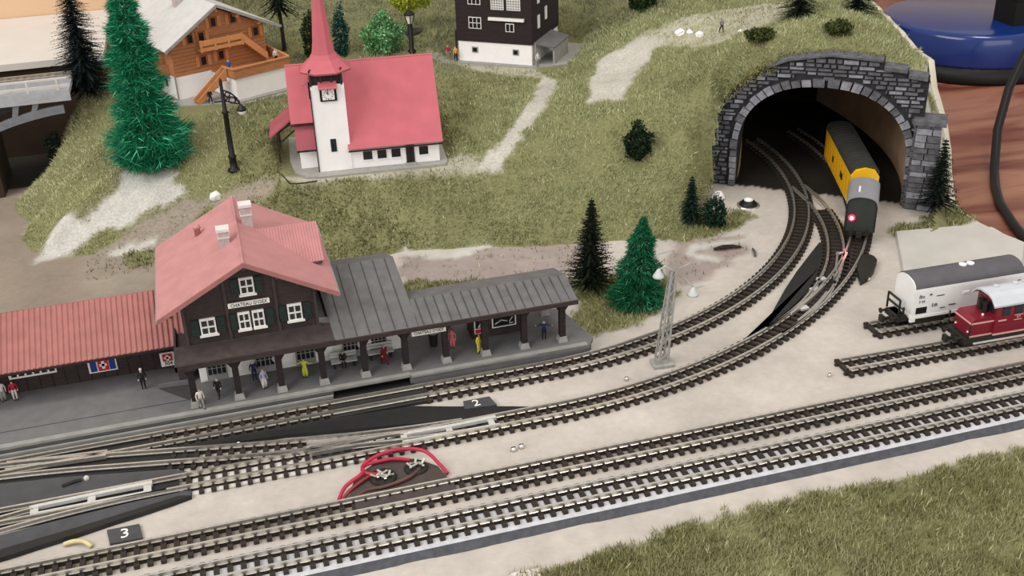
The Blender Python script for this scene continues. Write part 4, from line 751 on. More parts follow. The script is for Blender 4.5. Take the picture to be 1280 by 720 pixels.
# belfry and spire
cb(MB().box(.05, 2.05, .0, 2.1, 5.75, 6.75), 'belfry', 'timber_black')
for x in (.05, .7, 1.35, 1.95): cb(MB().box(x-.06, x+.06, -.1, .02, 5.7, 6.7), 'belfry_post', 'timber_dark')
mb = MB(); prof = [(1.72, 6.5), (.95, 7.2), (.76, 7.5), (.64, 8.2), (.02, 14.4)]
cb(MB().lathe(prof, 8, Matrix.Translation((1.05, 1.05, 0)), pi/8), 'spire', 'church_red')
cb(MB().lathe([(1.68, 6.45), (1.74, 6.56)], 8, Matrix.Translation((1.05, 1.05, 0)), pi/8), 'spire_eave', 'church_red_dark')
tag(MB().tube([(3.5, 67.6, 3.8), (3.9, 66.6, 3.45), (4.3, 66.3, 3.5), (5.0, 66.2, 3.52), (5.6, 66.3, 3.5)], .045, 6).build('cable', 'lamp_black'), 'thin black cable curling round the corner of the church slab', 'cable')

# ------------------------------------------------------------------ chalet with orange timber
CL = thing('chalet', 'orange timber chalet with pale grey roof and white terrace wall', 'chalet', (-2.35, 84.3, 4.33), math.radians(22))
def kb(mb, n, m, par=CL, smooth=False): return mb.build(n, m, par, smooth)
kb(MB().prism([(-.7, -1.2), (.2, -1.9), (3.0, -3.8), (8.3, -3.5), (8.4, 5), (-.9, 8.8)], -.9, .05), 'base_slab', 'concrete')
kb(MB().box(0, 7.6, 0, 9.0, 0, 1.75), 'basement_wall', 'plaster_white')
kb(MB().xz([(0, 1.75), (7.6, 1.75), (7.6, 4.5), (3.6, 6.4), (0, 4.3)], 0, 9.0), 'timber_wall', 'chalet_wood')
for k in range(9): kb(MB().box(0, 7.6, -.03, .01, 2.1+k*.27, 2.13+k*.27), 'log_line', 'chalet_wood_dark')
ra = (3.6, 6.75)
kb(MB().sheet([(-.85, -1.0, 4.05), (ra[0], -1.0, ra[1]), (ra[0], 10, ra[1]), (-.85, 10, 4.05)], .14), 'roof_slope', 'chalet_roof'); kb(MB().sheet([(ra[0], -1.0, ra[1]), (8.6, -1.0, 4.35), (8.6, 10, 4.35), (ra[0], 10, ra[1])], .14), 'roof_slope', 'chalet_roof')
kb(MB().bar((-.85, -1.05, 3.96), (3.6, -1.05, 6.66), .1, .2), 'barge_board', 'stone_grey'); kb(MB().bar((3.6, -1.05, 6.66), (8.6, -1.05, 4.26), .1, .2), 'barge_board', 'stone_grey')
for x, z in ((.7, 4.6), (2.0, 5.4), (3.6, 6.3), (5.2, 5.6), (6.9, 4.8)): kb(MB().bar((x, -.9, z), (x, .1, z), .16, .22), 'purlin', 'chalet_wood_light')
kb(MB().box(2.3, 2.75, 3.6, 4.1, 5.6, 7.4), 'chimney', 'chimney_grey'); kb(MB().box(2.2, 2.85, 3.5, 4.2, 7.4, 7.5), 'chimney_cap', 'stone_grey')
def kwin(x, z, w=.55, h_=.8, par=CL):
    o = kb(MB().box(x, x+w, -.08, .02, z, z+h_), 'window', 'chalet_wood_dark'); kb(MB().box(x+.09, x+w-.09, -.1, -.07, z+.1, z+h_-.1), 'pane', 'glass_dark', o)
    for q in (x-.34, x+w+.06): kb(MB().box(q, q+.28, -.07, .01, z, z+h_), 'shutter', 'chalet_wood_light')
for x, z in ((3.3, 4.9), (4.9, 4.9), (1.3, 4.0), (2.2, 4.0), (3.55, 2.35), (2.1, 2.2), (6.6, 3.6)): kwin(x, z)
# upper balcony with outside stair
kb(MB().box(1.9, 5.4, -.95, 0, 3.45, 3.58), 'balcony_floor', 'chalet_wood'); kb(MB().box(1.9, 5.4, -1.0, -.9, 3.9, 4.3), 'balcony_rail', 'chalet_wood_light'); kb(MB().box(1.9, 5.4, -1.0, -.92, 3.5, 3.75), 'balcony_rail', 'chalet_wood_light')
for x in (2.0, 3.1, 4.2, 5.3): kb(MB().box(x-.08, x+.08, -1.02, -.92, 3.45, 4.35), 'baluster', 'chalet_wood_light')
kb(MB().sheet([(5.4, -.95, 4.25), (7.2, -.95, 2.5), (7.2, -.95, 1.9), (5.4, -.95, 3.6)], .1), 'stair_side', 'chalet_wood_light'); kb(MB().sheet([(5.4, -.3, 4.0), (7.2, -.3, 2.4), (7.2, -.3, 1.9), (5.4, -.3, 3.5)], .1), 'stair_side', 'chalet_wood')
for k in range(8): kb(MB().box(5.45+k*.22, 5.7+k*.22, -.95, -.3, 3.35-k*.2, 3.42-k*.2), 'stair_tread', 'chalet_wood_dark')
# terrace with white wall
kb(MB().prism([(3.0, 0), (3.3, -3.25), (7.85, -2.9), (8.1, 1.5), (7.6, 1.5), (7.6, 0)], 0, 1.65), 'terrace_wall', 'plaster_white')
kb(MB().prism([(2.9, 0), (3.2, -3.35), (7.95, -3.0), (8.2, 1.5), (7.6, 1.5), (7.6, 0)], 1.65, 1.78), 'terrace_floor', 'chalet_wood')
def rail3(a, b): kb(MB().sheet([(a[0], a[1], 1.78), (b[0], b[1], 1.78), (b[0], b[1], 2.4), (a[0], a[1], 2.4)], .1), 'terrace_parapet', 'chalet_wood'); kb(MB().bar((a[0], a[1], 2.42), (b[0], b[1], 2.42), .16, .1), 'hand_rail', 'chalet_wood_light')
rail3((3.2, -3.35), (7.95, -3.0)); rail3((7.95, -3.0), (8.2, 1.5)); rail3((2.95, -1.9), (3.2, -3.35))
# outside stair down to the ground
for s in (0, .7): kb(MB().sheet([(.5, -1.5-s, .3), (.65, -1.5-s, -.05), (2.95, -1.9-s, 1.7), (2.95, -1.9-s, 2.4)], .1), 'stair_side', 'chalet_wood_light')
for k in range(7): u = k/7; kb(MB().box(.6+2.3*u, .95+2.3*u, -2.15-.4*u, -1.5-.4*u, .1+1.6*u, .16+1.6*u), 'stair_tread', 'chalet_wood_dark')
# balcony on the left wall
kb(MB().box(-.9, 0, 1.0, 5.0, 1.85, 2.0), 'balcony_floor', 'chalet_wood'); kb(MB().box(-.95, -.85, 1.0, 5.0, 1.9, 2.6), 'balcony_rail', 'chalet_wood'); kb(MB().box(-.9, 0, .95, 1.05, 1.9, 2.6), 'balcony_rail', 'chalet_wood')
for y in (1.5, 2.8): kb(MB().box(-.04, .02, y, y+.6, 2.3, 3.3), 'window', 'chalet_wood_dark'); kb(MB().box(-.04, .02, y+.2, y+.6, .7, 1.3), 'window', 'glass_dark')
kb(MB().bar((-.05, -.05, 0), (-.05, -.05, 1.85), .1), 'downpipe', 'stone_grey')

# ------------------------------------------------------------------ dark timber house on a white basement
HO = thing('timber_house', 'black timber house on a white basement with white lattice windows', 'house', (19.25, 83.6, 5.2), math.radians(-37))
def hb(mb, n, m, par=HO, smooth=False): return mb.build(n, m, par, smooth)
hb(MB().prism([(-.5, -.5), (6.4, -.5), (9.2, 1.5), (9.2, 7), (-.5, 7)], -1.0, .03), 'base_slab', 'concrete')
hb(MB().box(0, 6.1, 0, 6.2, 0, 1.75), 'basement_wall', 'plaster_white'); hb(MB().box(-.08, 6.18, -.08, 6.28, 1.62, 7.2), 'timber_wall', 'timber_black')
for k in range(16): hb(MB().box(-.08, 6.18, -.11, -.07, 1.9+k*.33, 1.93+k*.33), 'board_line', 'timber_dark')
hb(MB().xz([(-1.2, 7.0), (3.05, 9.2), (7.3, 7.0), (7.3, 7.2), (3.05, 9.4), (-1.2, 7.2)], -1.0, 7.0), 'roof', 'roof_slate')
hb(MB().xz([(-.08, 7.2), (6.18, 7.2), (3.05, 8.9)], -.08, 6.2), 'gable_wall', 'timber_black')
def lattice(x0, x1, z0, z1, nx, nz, y=-.12):
    w = hb(MB().box(x0, x1, y, y+.08, z0, z1), 'window', 'window_white'); W = (x1-x0-.06)/nx; Hh = (z1-z0-.06)/nz
    for i in range(nx):
        for j in range(nz): hb(MB().box(x0+.06+i*W, x0+i*W+W, y-.02, y+.02, z0+.06+j*Hh, z0+j*Hh+Hh), 'pane', 'glass_pale' if nx > 3 else 'glass_dark', w)
lattice(1.0, 2.05, 2.65, 3.55, 3, 2); lattice(1.0, 2.05, 4.5, 5.5, 3, 2); lattice(2.9, 3.95, 4.2, 5.2, 5, 5); lattice(4.2, 5.3, 4.2, 5.2, 5, 5); lattice(4.05, 4.75, 2.55, 3.2, 2, 1)
hb(MB().box(2.7, 5.6, -.3, -.05, 3.4, 3.62), 'window_ledge', 'window_white'); hb(MB().box(2.5, 5.6, -.45, -.05, 5.45, 5.6), 'canopy_board', 'stone_grey')
for x in (1.15, 4.55): hb(MB().box(x, x+.5, -.06, .02, .75, 1.2), 'cellar_window', 'stone_grey'); hb(MB().box(x+.08, x+.42, -.08, -.02, .82, 1.13), 'cellar_pane', 'glass_dark')
for y, z in ((1.2, 2.6), (2.9, 2.9), (1.2, 4.5), (3.3, 4.6)): hb(MB().box(6.14, 6.24, y, y+.45, z, z+1.0), 'window', 'window_white')
hb(MB().sheet([(6.2, .2, 1.75), (7.7, .7, 1.35), (7.7, 4.4, 1.35), (6.2, 4.4, 1.75)], .1), 'carport_roof', 'roof_slate_light'); hb(MB().box(7.5, 7.65, .9, 4.2, 0, 1.36), 'carport_wall', 'concrete'); hb(MB().bar((6.3, .3, 0), (6.3, .3, 1.7), .14), 'carport_post', 'stone_grey')
hb(MB().bar((-.15, -.1, 0), (-.15, -.1, 2.4), .1), 'downpipe', 'timber_black')

# ------------------------------------------------------------------ street lamps
t = thing('street_lamp', 'ornate black street lamp with curled arm on the slope beside the church', 'street lamp', (.7, 71.1, hz(.7, 71.1)-.05))
MB().lathe([(.45, 0), (.42, .12), (.24, .2), (.24, .9), (.3, 1.0), (.19, 1.1), (.16, 3.9), (.26, 4.0), (.14, 4.1), (.1, 6.1), (.02, 6.3)], 10).build('post', 'lamp_black', t, True)
MB().tube([(0, 0, 4.6), (.35, 0, 5.0), (.8, 0, 4.9), (1.0, 0, 4.4)], .06, 6).build('arm', 'lamp_black', t); MB().tube([(-.6, 0, 4.75), (.1, 0, 4.75), (.8, 0, 4.5)], .05, 6).build('arm', 'lamp_black', t); MB().tube([(0, 0, 5.5), (.5, 0, 5.25), (.9, 0, 4.8)], .05, 6).build('arm', 'lamp_black', t)
mb = MB()
for cx_, cz_, r in ((.55, 4.75, .2), (.3, 5.15, .15), (.85, 4.6, .13)): mb.tube([(cx_+r*math.cos(a), 0, cz_+r*math.sin(a)) for a in np.linspace(0, 6.28, 14)], .045, 5)
mb.build('scroll', 'lamp_black', t)
lh = MB().lathe([(.08, 4.4), (.2, 4.25), (.32, 4.1), (.3, 4.0)], 8, Matrix.Translation((1.05, 0, 0))).build('lamp_head', 'lamp_black', t); MB().lathe([(.14, 3.72), (.24, 3.85), (.27, 4.0)], 8, Matrix.Translation((1.05, 0, 0))).build('lamp_glass', 'lamp_glass', lh)
t = thing('street_lamp', 'black lantern on a straight post in front of the yellow green tree', 'street lamp', (16.2, 87.3, hz(16.2, 87.3)-.05))
MB().lathe([(.4, 0), (.3, .2), (.2, .3), (.2, 2.2), (.14, 2.3)], 10).build('post', 'lamp_black', t, True); lh = MB().lathe([(.2, 2.2), (.22, 2.3), (.16, 2.35)], 4).build('lantern_foot', 'lamp_black', t)
MB().lathe([(.2, 2.35), (.38, 3.05)], 4).build('lantern_glass', 'lamp_glass', t)
for k in range(4): a = k*pi/2; MB().bar((.2*math.cos(a), .2*math.sin(a), 2.35), (.39*math.cos(a), .39*math.sin(a), 3.05), .07).build('lantern_bar', 'lamp_black', t)
MB().lathe([(.46, 3.05), (.48, 3.12), (.25, 3.35), (.05, 3.5)], 8).build('lantern_cap', 'lamp_black', t)

# ------------------------------------------------------------------ bridge at the left
BR = thing('railway_bridge', 'light grey arched railway bridge with railing beside the dark fir', 'bridge', (-22, 80.6, 0))
def bb(mb, n, m, par=BR): return mb.build(n, m, par)
bb(MB().box(-12, 12.6, -.4, 4.4, 6.9, 7.25), 'deck', 'bridge_grey'); bb(MB().box(-12, 12.6, -.55, -.35, 6.5, 7.3), 'edge_beam', 'bridge_grey'); bb(MB().box(-12, 12.6, 1.0, 1.15, 7.25, 7.75), 'parapet', 'bridge_grey')
for k in range(13): bb(MB().bar((-11.5+k*1.95, -.45, 7.25), (-11.5+k*1.95, -.45, 8.1), .14), 'railing_post', 'board_white')
for z in (7.6, 8.08): bb(MB().bar((-12, -.45, z), (12.6, -.45, z), .12), 'railing_bar', 'board_white')
for s in (0, .9): bb(MB().box(-12, 12.6, 2.2+s, 2.3+s, 7.4, 7.6), 'rail', 'rail_metal')
for k in range(46): bb(MB().box(-11.9+k*.53, -11.7+k*.53, 1.9, 3.5, 7.25, 7.42), 'sleeper', 'sleeper_brown')
def az(x): return 6.2-.028*(x-13)**2 if x > 0 else 6.2-.028*169
arcp = [(x, az(x)) for x in np.linspace(6.5, 12.0, 12)]
for y in (-.5, 3.9): bb(MB().xz([(x, z) for x, z in arcp]+[(x, z-.55) for x, z in arcp[::-1]], y, y+.35), 'arch_rib', 'bridge_dark')
for x in (7.0, 8.5, 9.8): bb(MB().xz([(x, az(x)-.1), (x+.4, az(x)), (x+.7, 6.6), (x+.3, 6.6)], -.45, -.15), 'spandrel_post', 'bridge_dark')
bb(MB().box(3.6, 6.8, -.3, 4.2, -.1, 6.6), 'pier', 'dark_brown')

# ------------------------------------------------------------------ desk lamp on the table
DL = thing('desk_lamp', 'blue round lamp foot with black rim and black upright on the table', 'lamp', (70, 88, -1.6))
MB().lathe([(8.2, 0), (8.3, .3), (8.1, 1.5)], 48).build('rim', 'rubber_black', DL, True)
MB().lathe([(8.1, 1.5), (8.15, 1.7), (8.1, 4.0), (7.9, 4.35), (7.5, 4.5), (.5, 4.55)], 64).build('foot', 'lampbase_blue', DL, True)
MB().box(.2, 3.2, -5.4, -2.6, 4.4, 6.6).build('socket', 'rubber_black', DL); MB().box(.5, 2.9, -5.0, -3.0, 6.6, 30).build('upright', 'rubber_black', DL)
tag(MB().tube([(64.5, 72, 9.5), (60.5, 68.9, 6.2), (57.2, 66.6, 3.3), (55.4, 64.9, .9), (53.6, 62.4, -1.1), (52.0, 60.1, -1.35), (50.4, 57.5, -1.35), (48.9, 54.2, -1.3), (48.1, 52.0, -1.3), (48.2, 49, -1.3)], .32, 10).build('power_cable', 'rubber_black', smooth=True), 'thick black cable hanging down and lying over the wooden table', 'cable')
tag(MB().lathe([(5.5, -1.6), (6, 0), (5.9, 1.4), (5.2, 2.2)], 32, Matrix.Translation((84, 108, 0))).build('orange_bowl', 'orange', smooth=True), 'orange round bowl behind the blue lamp foot', 'bowl')
tag(MB().sheet([(66, 101, -1.3), (76, 99, -1.3), (77, 106, -1.3), (67, 108, -1.3)], .25).build('black_folder', 'rubber_black'), 'flat black folder on the table behind the blue lamp foot', 'folder')

# ------------------------------------------------------------------ tunnel portal
PM = Matrix(((PE[0], PN[0], 0, PO[0]), (PE[1], PN[1], 0, PO[1]), (0, 0, 1, 0), (0, 0, 0, 1)))      # (s, depth, z) -> world
PT = thing('tunnel_portal', 'dark grey rubble stone tunnel portal with wide arch', 'tunnel portal', (PO[0], PO[1], 0), math.atan2(PE[1], PE[0]))
def pb(mb, n, m, par=PT, smooth=False): return mb.build(n, m, par, smooth)
AC = PW/2
def arch(a, grow=0):       # a from 0 (left foot) to 1 (right foot)
    n = 2.35; hw = AC+grow; z0 = 2.6; hh = 4.85+grow
    if a < .15: return (AC-hw, z0*a/.15)
    if a > .85: return (AC+hw, z0*(1-a)/.15)
    th = pi*(1-(a-.15)/.7); c = math.cos(th); s_ = math.sin(th)
    return (AC+hw*math.copysign(abs(c)**(2/n), c), z0+hh*abs(s_)**(2/n))
def in_arch(s, z, grow):
    hw = AC+grow
    if abs(s-AC) >= hw: return False
    if z <= 2.6: return True
    return abs((s-AC)/hw)**2.35+((z-2.6)/(4.85+grow))**2.35 < 1
NA = 48
ring = [arch(i/NA, .0) for i in range(NA+1)]
# backing wall: strips between the arch and the stepped top
mb = MB(); xs_ = sorted(set([-1.8, 11.6]+[round(float(v), 3) for v in np.linspace(-1.8, 11.6, 56)]+[8.8, 10.3]))
def arch_z(s):
    if s <= 0 or s >= PW: return 0.0
    return 2.6+4.85*(1-abs((s-AC)/AC)**2.35)**(1/2.35)
for a, b in zip(xs_[:-1], xs_[1:]):
    m_ = (a+b)/2; zt = float(wall_top(np.array([m_]))[0]); za, zb = arch_z(a), arch_z(b)
    mb.xz([(a, za), (b, zb), (b, zt), (a, zt)], .12, 1.3)
pb(mb, 'backing_wall', 'portal_joint')
# voussoirs
rv = random.Random(7); NV = 40
for k in range(NV):
    a0, a1 = k/NV+.002, (k+1)/NV-.002; q = [arch(a0), arch((a0+a1)/2), arch(a1)]; g = .44+rv.uniform(-.06, .12); w_ = [arch(a1, g), arch((a0+a1)/2, g), arch(a0, g)]
    pb(MB().xz(q+w_, -.1-rv.uniform(0, .12), .2), 'voussoir', 'portal_stone_light' if rv.random() < .55 else 'portal_stone')
# rubble stones in courses
z = 0.0; cnt = 0
while z < 9.6:
    hgt = rv.uniform(.24, .37); s = -1.8+rv.uniform(-.4, 0)
    while s < 11.6:
        wd = rv.uniform(.4, 1.05); a, b = max(s, -1.8), min(s+wd, 11.6); s += wd
        if b-a < .2: continue
        zt = float(min(wall_top(np.array([a+.05]))[0], wall_top(np.array([b-.05]))[0])); z1 = min(z+hgt, zt)
        if z1-z < .15: continue
        cs = [(a, z), (b, z), (a, z1), (b, z1)]
        ins = [in_arch(x, zz, .56) for x, zz in cs]
        if all(ins) : continue
        if any(ins):
            if in_arch((a+b)/2, (z+z1)/2, .5): continue
            while a < b and (in_arch(a, z, .56) or in_arch(a, z1, .56)) and a < AC*2 and (a > AC): a += .05
            while b > a and (in_arch(b, z, .56) or in_arch(b, z1, .56)) and b < AC: b -= .05
            if b-a < .15: continue
        j = .03; pr_ = rv.uniform(.02, .16)
        pb(MB().add([(a+j, .2, z+j), (b-j, .2, z+j), (b-j, .2, z1-j), (a+j, .2, z1-j), (a+j+.04, .08-pr_, z+j+.03), (b-j-.04, .08-pr_, z+j+.05), (b-j-.05, .08-pr_, z1-j-.04), (a+j+.03, .08-pr_, z1-j-.03)],
                    [(0, 1, 5, 4), (1, 2, 6, 5), (2, 3, 7, 6), (3, 0, 4, 7), (4, 5, 6, 7), (3, 2, 1, 0)]), 'stone', 'portal_stone' if rv.random() < .7 else 'portal_stone_light'); cnt += 1
    z += hgt
# coping slabs on the stepped top
for a, b in ((1.6, 2.9), (2.9, 4.2), (4.2, 5.6), (5.6, 7.2), (7.2, 8.75), (8.85, 10.25), (10.35, 11.5)):
    za = float(wall_top(np.array([a+.02]))[0]); zb = float(wall_top(np.array([b-.02]))[0]); pb(MB().xz([(a, za-.02), (b, zb-.02), (b, zb+(.22 if a > 8 else .1)), (a, za+(.22 if a > 8 else .1))], -.12, 1.2), 'coping', 'portal_stone')
# buttress pillar on the right
pb(MB().xz([(11.2, 0), (13.0, 0), (12.7, 5.7), (11.3, 5.7)], -.55, 1.0), 'pillar_core', 'portal_joint')
z = 0
while z < 5.6:
    hgt = rv.uniform(.32, .5); s0 = 11.15+.02*z; s1 = 13.05-.055*z; cut = s0+(s1-s0)*rv.uniform(.35, .65)
    for a, b in ((s0, cut), (cut, s1)): pb(MB().box(a+.03, b-.03, -.68-rv.uniform(0, .08), -.4, z+.03, min(z+hgt, 5.72)-.02), 'stone', 'portal_stone' if rv.random() < .7 else 'portal_stone_light')
    pb(MB().box(s0-.12, s0+.1, -.5, .9, z+.03, min(z+hgt, 5.72)-.02), 'stone', 'portal_stone'); z += hgt
pb(MB().box(11.0, 13.0, -.8, 1.1, 5.7, 5.98), 'coping', 'portal_stone')
# tunnel lining: a vault that follows the curve of the tracks
TL = thing('tunnel_lining', 'brown card vault lining the inside of the tunnel', 'tunnel lining', (PO[0], PO[1], 0), math.atan2(PE[1], PE[0]))
mb = MB(); vs = []; fs = []; NS = 14; NR = 40
for i in range(NS+1):
    d = 1.31+i*1.35; ang = .05*max(0, d-1)*.9; sh = -.02*d*d
    for k in range(NR+1):
        s, zz = arch(k/NR, .05); vs.append((s+sh, d, zz))
for i in range(NS):
    for k in range(NR): a = i*(NR+1)+k; fs.append((a, a+1, a+NR+2, a+NR+1))
nv = len(vs); vs2 = []
for i in range(NS+1):
    d = 1.31+i*1.35; sh = -.02*d*d
    for k in range(NR+1):
        s, zz = arch(k/NR, .2); vs2.append((s+sh, d, zz))
mb.add(vs, fs); mb.add(vs2, [f[::-1] for f in fs]); pb(mb, 'vault', 'tunnel_lining', TL, True)
d = 1.31+NS*1.35; pb(MB().xz([arch(k/NR, .2) for k in range(NR+1)], d, d+.1, Matrix.Translation((-.02*d*d, 0, 0))), 'end_panel', 'tunnel_black', TL)
tag(MB().box(.2, 4.6, .9, 1.1, 0, 2.3, PM).build('tunnel_screen', 'plate_black'), 'dark screen board inside the tunnel mouth beside the platform track', 'board') if False else None

# ------------------------------------------------------------------ rolling stock
RT = .34                                                   # rail head
def axle(t, x, m='plastic_black', r=.27):
    w = MB()
    for s in (-1, 1): w.tube([(x, s*.38, RT+r), (x, s*.5, RT+r)], r, 14)
    w.tube([(x, -.38, RT+r), (x, .38, RT+r)], .06, 6)
    return w.build('wheelset', m, t)
def buffers(t, x, d, z=.95, m='plastic_black'):
    for s in (-.48, .48): b = MB().tube([(x, s, z), (x+d*.3, s, z)], .07, 8).build('buffer', m, t); MB().tube([(x+d*.3, s, z), (x+d*.36, s, z)], .15, 10).build('buffer_head', m, b)
def coupler(t, x, d): MB().bar((x, 0, .72), (x+d*.55, 0, .72), .14, .12).build('coupler', 'plastic_black', t); MB().box(min(x+d*.45, x+d*.62), max(x+d*.45, x+d*.62), -.16, .16, .6, .95).build('coupler_hook', 'plastic_black', t)
def roof_prof(hw, z0, rise, n=10): return [(hw*math.cos(pi*k/n), z0+rise*math.sin(pi*k/n)**.8) for k in range(n+1)]
# white covered wagon
W = thing('goods_wagon', 'white goods wagon with dark grey curved roof on the stub track', 'wagon', (36.1, 43.08, 0), math.radians(-1.8))
hw = .86; X0, X1 = -3.2, 3.25
pr = [(-hw, 1.05), (hw, 1.05), (hw, 2.5)]+[(hw*.99*math.cos(a), 2.5+.62*math.sin(a)**.75) for a in np.linspace(.12, pi-.12, 12)]+[(-hw, 2.5)]
MB().yz(pr, X0, X1).build('body', 'wagon_white', W)
rp_ = [(hw*1.03*math.cos(a), 2.5+.68*math.sin(a)**.75) for a in np.linspace(.2, pi-.2, 14)]; ri_ = [(y*.95, z-.08) for y, z in rp_[::-1]]
MB().yz(rp_+ri_, X0+.06, X1-.06).build('roof', 'wagon_roof', W)
for x in (.05, .5): MB().lathe([(.2, 0), (.2, .1), (.05, .13)], 10, Matrix.Translation((x, .05, 3.14))).build('roof_vent', 'wagon_white', W)
MB().box(X0-.05, X1+.05, -hw-.02, hw+.02, .95, 1.1).build('sill', 'wagon_white', W); MB().box(X0-.06, X0+.22, -hw-.03, -hw+.1, .78, 1.0).build('corner_step', 'wagon_white', W); MB().box(X0-.62, X1+.1, -.6, .6, .72, 1.0).build('underframe', 'plastic_black', W)
MB().box(X0-.45, X0, -.5, .5, .92, 1.0).build('end_platform', 'plastic_black', W)
for y in (-.72, -.35, .75): MB().bar((X0-.42, y, .95), (X0-.42, y, 1.85 if y > -.5 else 1.65), .08).build('railing_post', 'plastic_black', W)
for z in (1.1, 1.3, 1.5): MB().bar((X0-.42, -.72, z), (X0-.42, -.35, z), .06).build('ladder_rung', 'plastic_black', W)
for z in (1.45, 1.85): MB().bar((X0-.42, -.35, z), (X0-.42, .75, z), .09).build('railing_bar', 'plastic_black', W)
for x in (-2.2, -1.1, 1.1, 2.2): axle(W, x)
for x in (-2.2, 2.2): MB().box(x-.9, x+.9, -.62, -.5, .45, .85).build('bogie_side', 'plastic_black', W); MB().box(x-.9, x+.9, .5, .62, .45, .85).build('bogie_side', 'plastic_black', W)
buffers(W, X0-.62, -1); coupler(W, X0-.62, -1); coupler(W, X1+.1, 1); buffers(W, X1+.1, 1)
def marks(t, rects, y, m, n='marking'):
    for x, z, w, h_ in rects: MB().box(x, x+w, y-.012, y+.01, z, z+h_).build(n, m, t)
marks(W, [(-3.0, 1.22, .62, .36)], -hw-.01, 'ink_black', 'marking_panel')
lettering('Ibs', .3, 'rail_dark', W, (-2.75, -hw-.015, 2.2)); lettering('7 34', .2, 'rail_dark', W, (-2.72, -hw-.015, 1.9)); lettering('DB', .26, 'plate_grey', W, (-1.95, -hw-.015, 1.6)); lettering('08', .16, 'rail_dark', W, (-2.25, -hw-.015, 2.25))
marks(W, [(-1.9, 2.1, .45, .05), (-1.1, 1.45, .4, .06), (-1.6, 1.35, .3, .05), (2.85, 2.0, .16, .3)], -hw-.01, 'rail_dark')
MB().box(-.35, .0, -hw-.04, -hw, 2.0, 2.12).build('hinge', 'wagon_white', W)
# red shunting locomotive
D = thing('shunting_locomotive', 'dark red diesel shunting locomotive with silver grey cab roof', 'locomotive', (37.2, 40.28, 0), math.radians(-1.8))
MB().box(-3.1, 3.4, -.82, .82, .75, 1.0).build('frame', 'plastic_black', D); MB().box(-2.9, 3.2, -.55, .55, .45, .78).build('underframe', 'plastic_black', D)
hd = MB().xz([(-2.75, 1.0), (-1.5, 1.0), (-1.5, 2.0), (-2.55, 2.0), (-2.75, 1.85)], -.66, .66).build('front_hood', 'loco_red', D)
MB().box(-2.79, -1.5, -.69, -.655, 1.72, 1.8).build('stripe', 'loco_line', hd); MB().box(-2.79, -2.74, -.69, .69, 1.72, 1.8).build('stripe', 'loco_line', hd); MB().box(-2.8, -1.5, -.7, -.65, 1.0, 1.07).build('stripe', 'loco_line', hd)
cb_ = MB().box(-1.5, .9, -.8, .8, 1.0, 2.75).build('cab', 'loco_red', D)
MB().box(-1.55, 3.1, -.85, -.78, 1.0, 1.07).build('stripe', 'loco_line', cb_)
for x in (-1.2, -.5, .2): MB().box(x, x+.45, -.83, -.78, 2.05, 2.6).build('window', 'glass_dark', cb_)
for y in (-.6, .1): MB().box(-1.54, -1.48, y, y+.5, 2.1, 2.6).build('window', 'glass_dark', cb_)
MB().box(-1.35, -.9, -.84, -.79, 1.75, 1.82).build('stripe', 'loco_line', cb_)
marks(cb_, [(-.45, 1.95, .5, .05), (-.3, 1.78, .2, .13), (-.45, 1.68, .45, .04)], -.8, 'loco_line'); lettering('DB', .1, 'loco_red', cb_, (-.2, -.83, 1.845)); lettering('332 901', .13, 'loco_line', cb_, (.5, -.815, 2.0))
MB().yz([(-.92, 2.62), (-.6, 2.95), (-.3, 3.04), (.3, 3.04), (.6, 2.95), (.92, 2.62), (.92, 2.72), (.6, 3.05), (.3, 3.14), (-.3, 3.14), (-.6, 3.05), (-.92, 2.72)], -1.8, 1.2).build('cab_roof', 'loco_roof', D)
for x in (-1.0, .1, .7): MB().lathe([(.14, 0), (.14, .1), (.04, .13)], 8, Matrix.Translation((x, .25, 3.13))).build('roof_vent', 'loco_roof', D)
MB().xz([(.9, 1.0), (3.2, 1.0), (3.2, 1.9), (3.0, 2.1), (.9, 2.1)], -.66, .66).build('rear_hood', 'loco_red', D)
for y in (-.25, .12): MB().lathe([(.13, 0), (.13, .5), (.16, .52), (.16, .62)], 10, Matrix.Translation((-1.68, y+.15, 1.95))).build('exhaust_stack', 'plastic_black', D)
MB().ball((-2.0, -.4, 2.05), .07, 8, 5).build('lamp', 'lamp_glass', D); MB().ball((-2.78, -.5, 1.25), .06, 8, 5).build('lamp', 'lamp_glass', D); MB().ball((-2.78, .5, 1.25), .06, 8, 5).build('lamp', 'lamp_glass', D)
for x in (-1.9, -.4, 1.1, 2.5): axle(D, x, 'plastic_black' if x < -1 else 'wheel_red', .33)
for y in (-.84, .84): MB().box(-2.6, 3.0, y-.04, y+.04, .68, .76).build('running_board', 'light_grey_plastic', D); MB().bar((-2.95, y, 1.0), (-2.95, y, 1.8), .06).build('hand_rail', 'plastic_black', D)
MB().bar((-1.2, -.72, .6), (1.2, -.72, .62), .1, .08).build('coupling_rod', 'wheel_red', D); buffers(D, -3.1, -1); coupler(D, -3.1, -1)
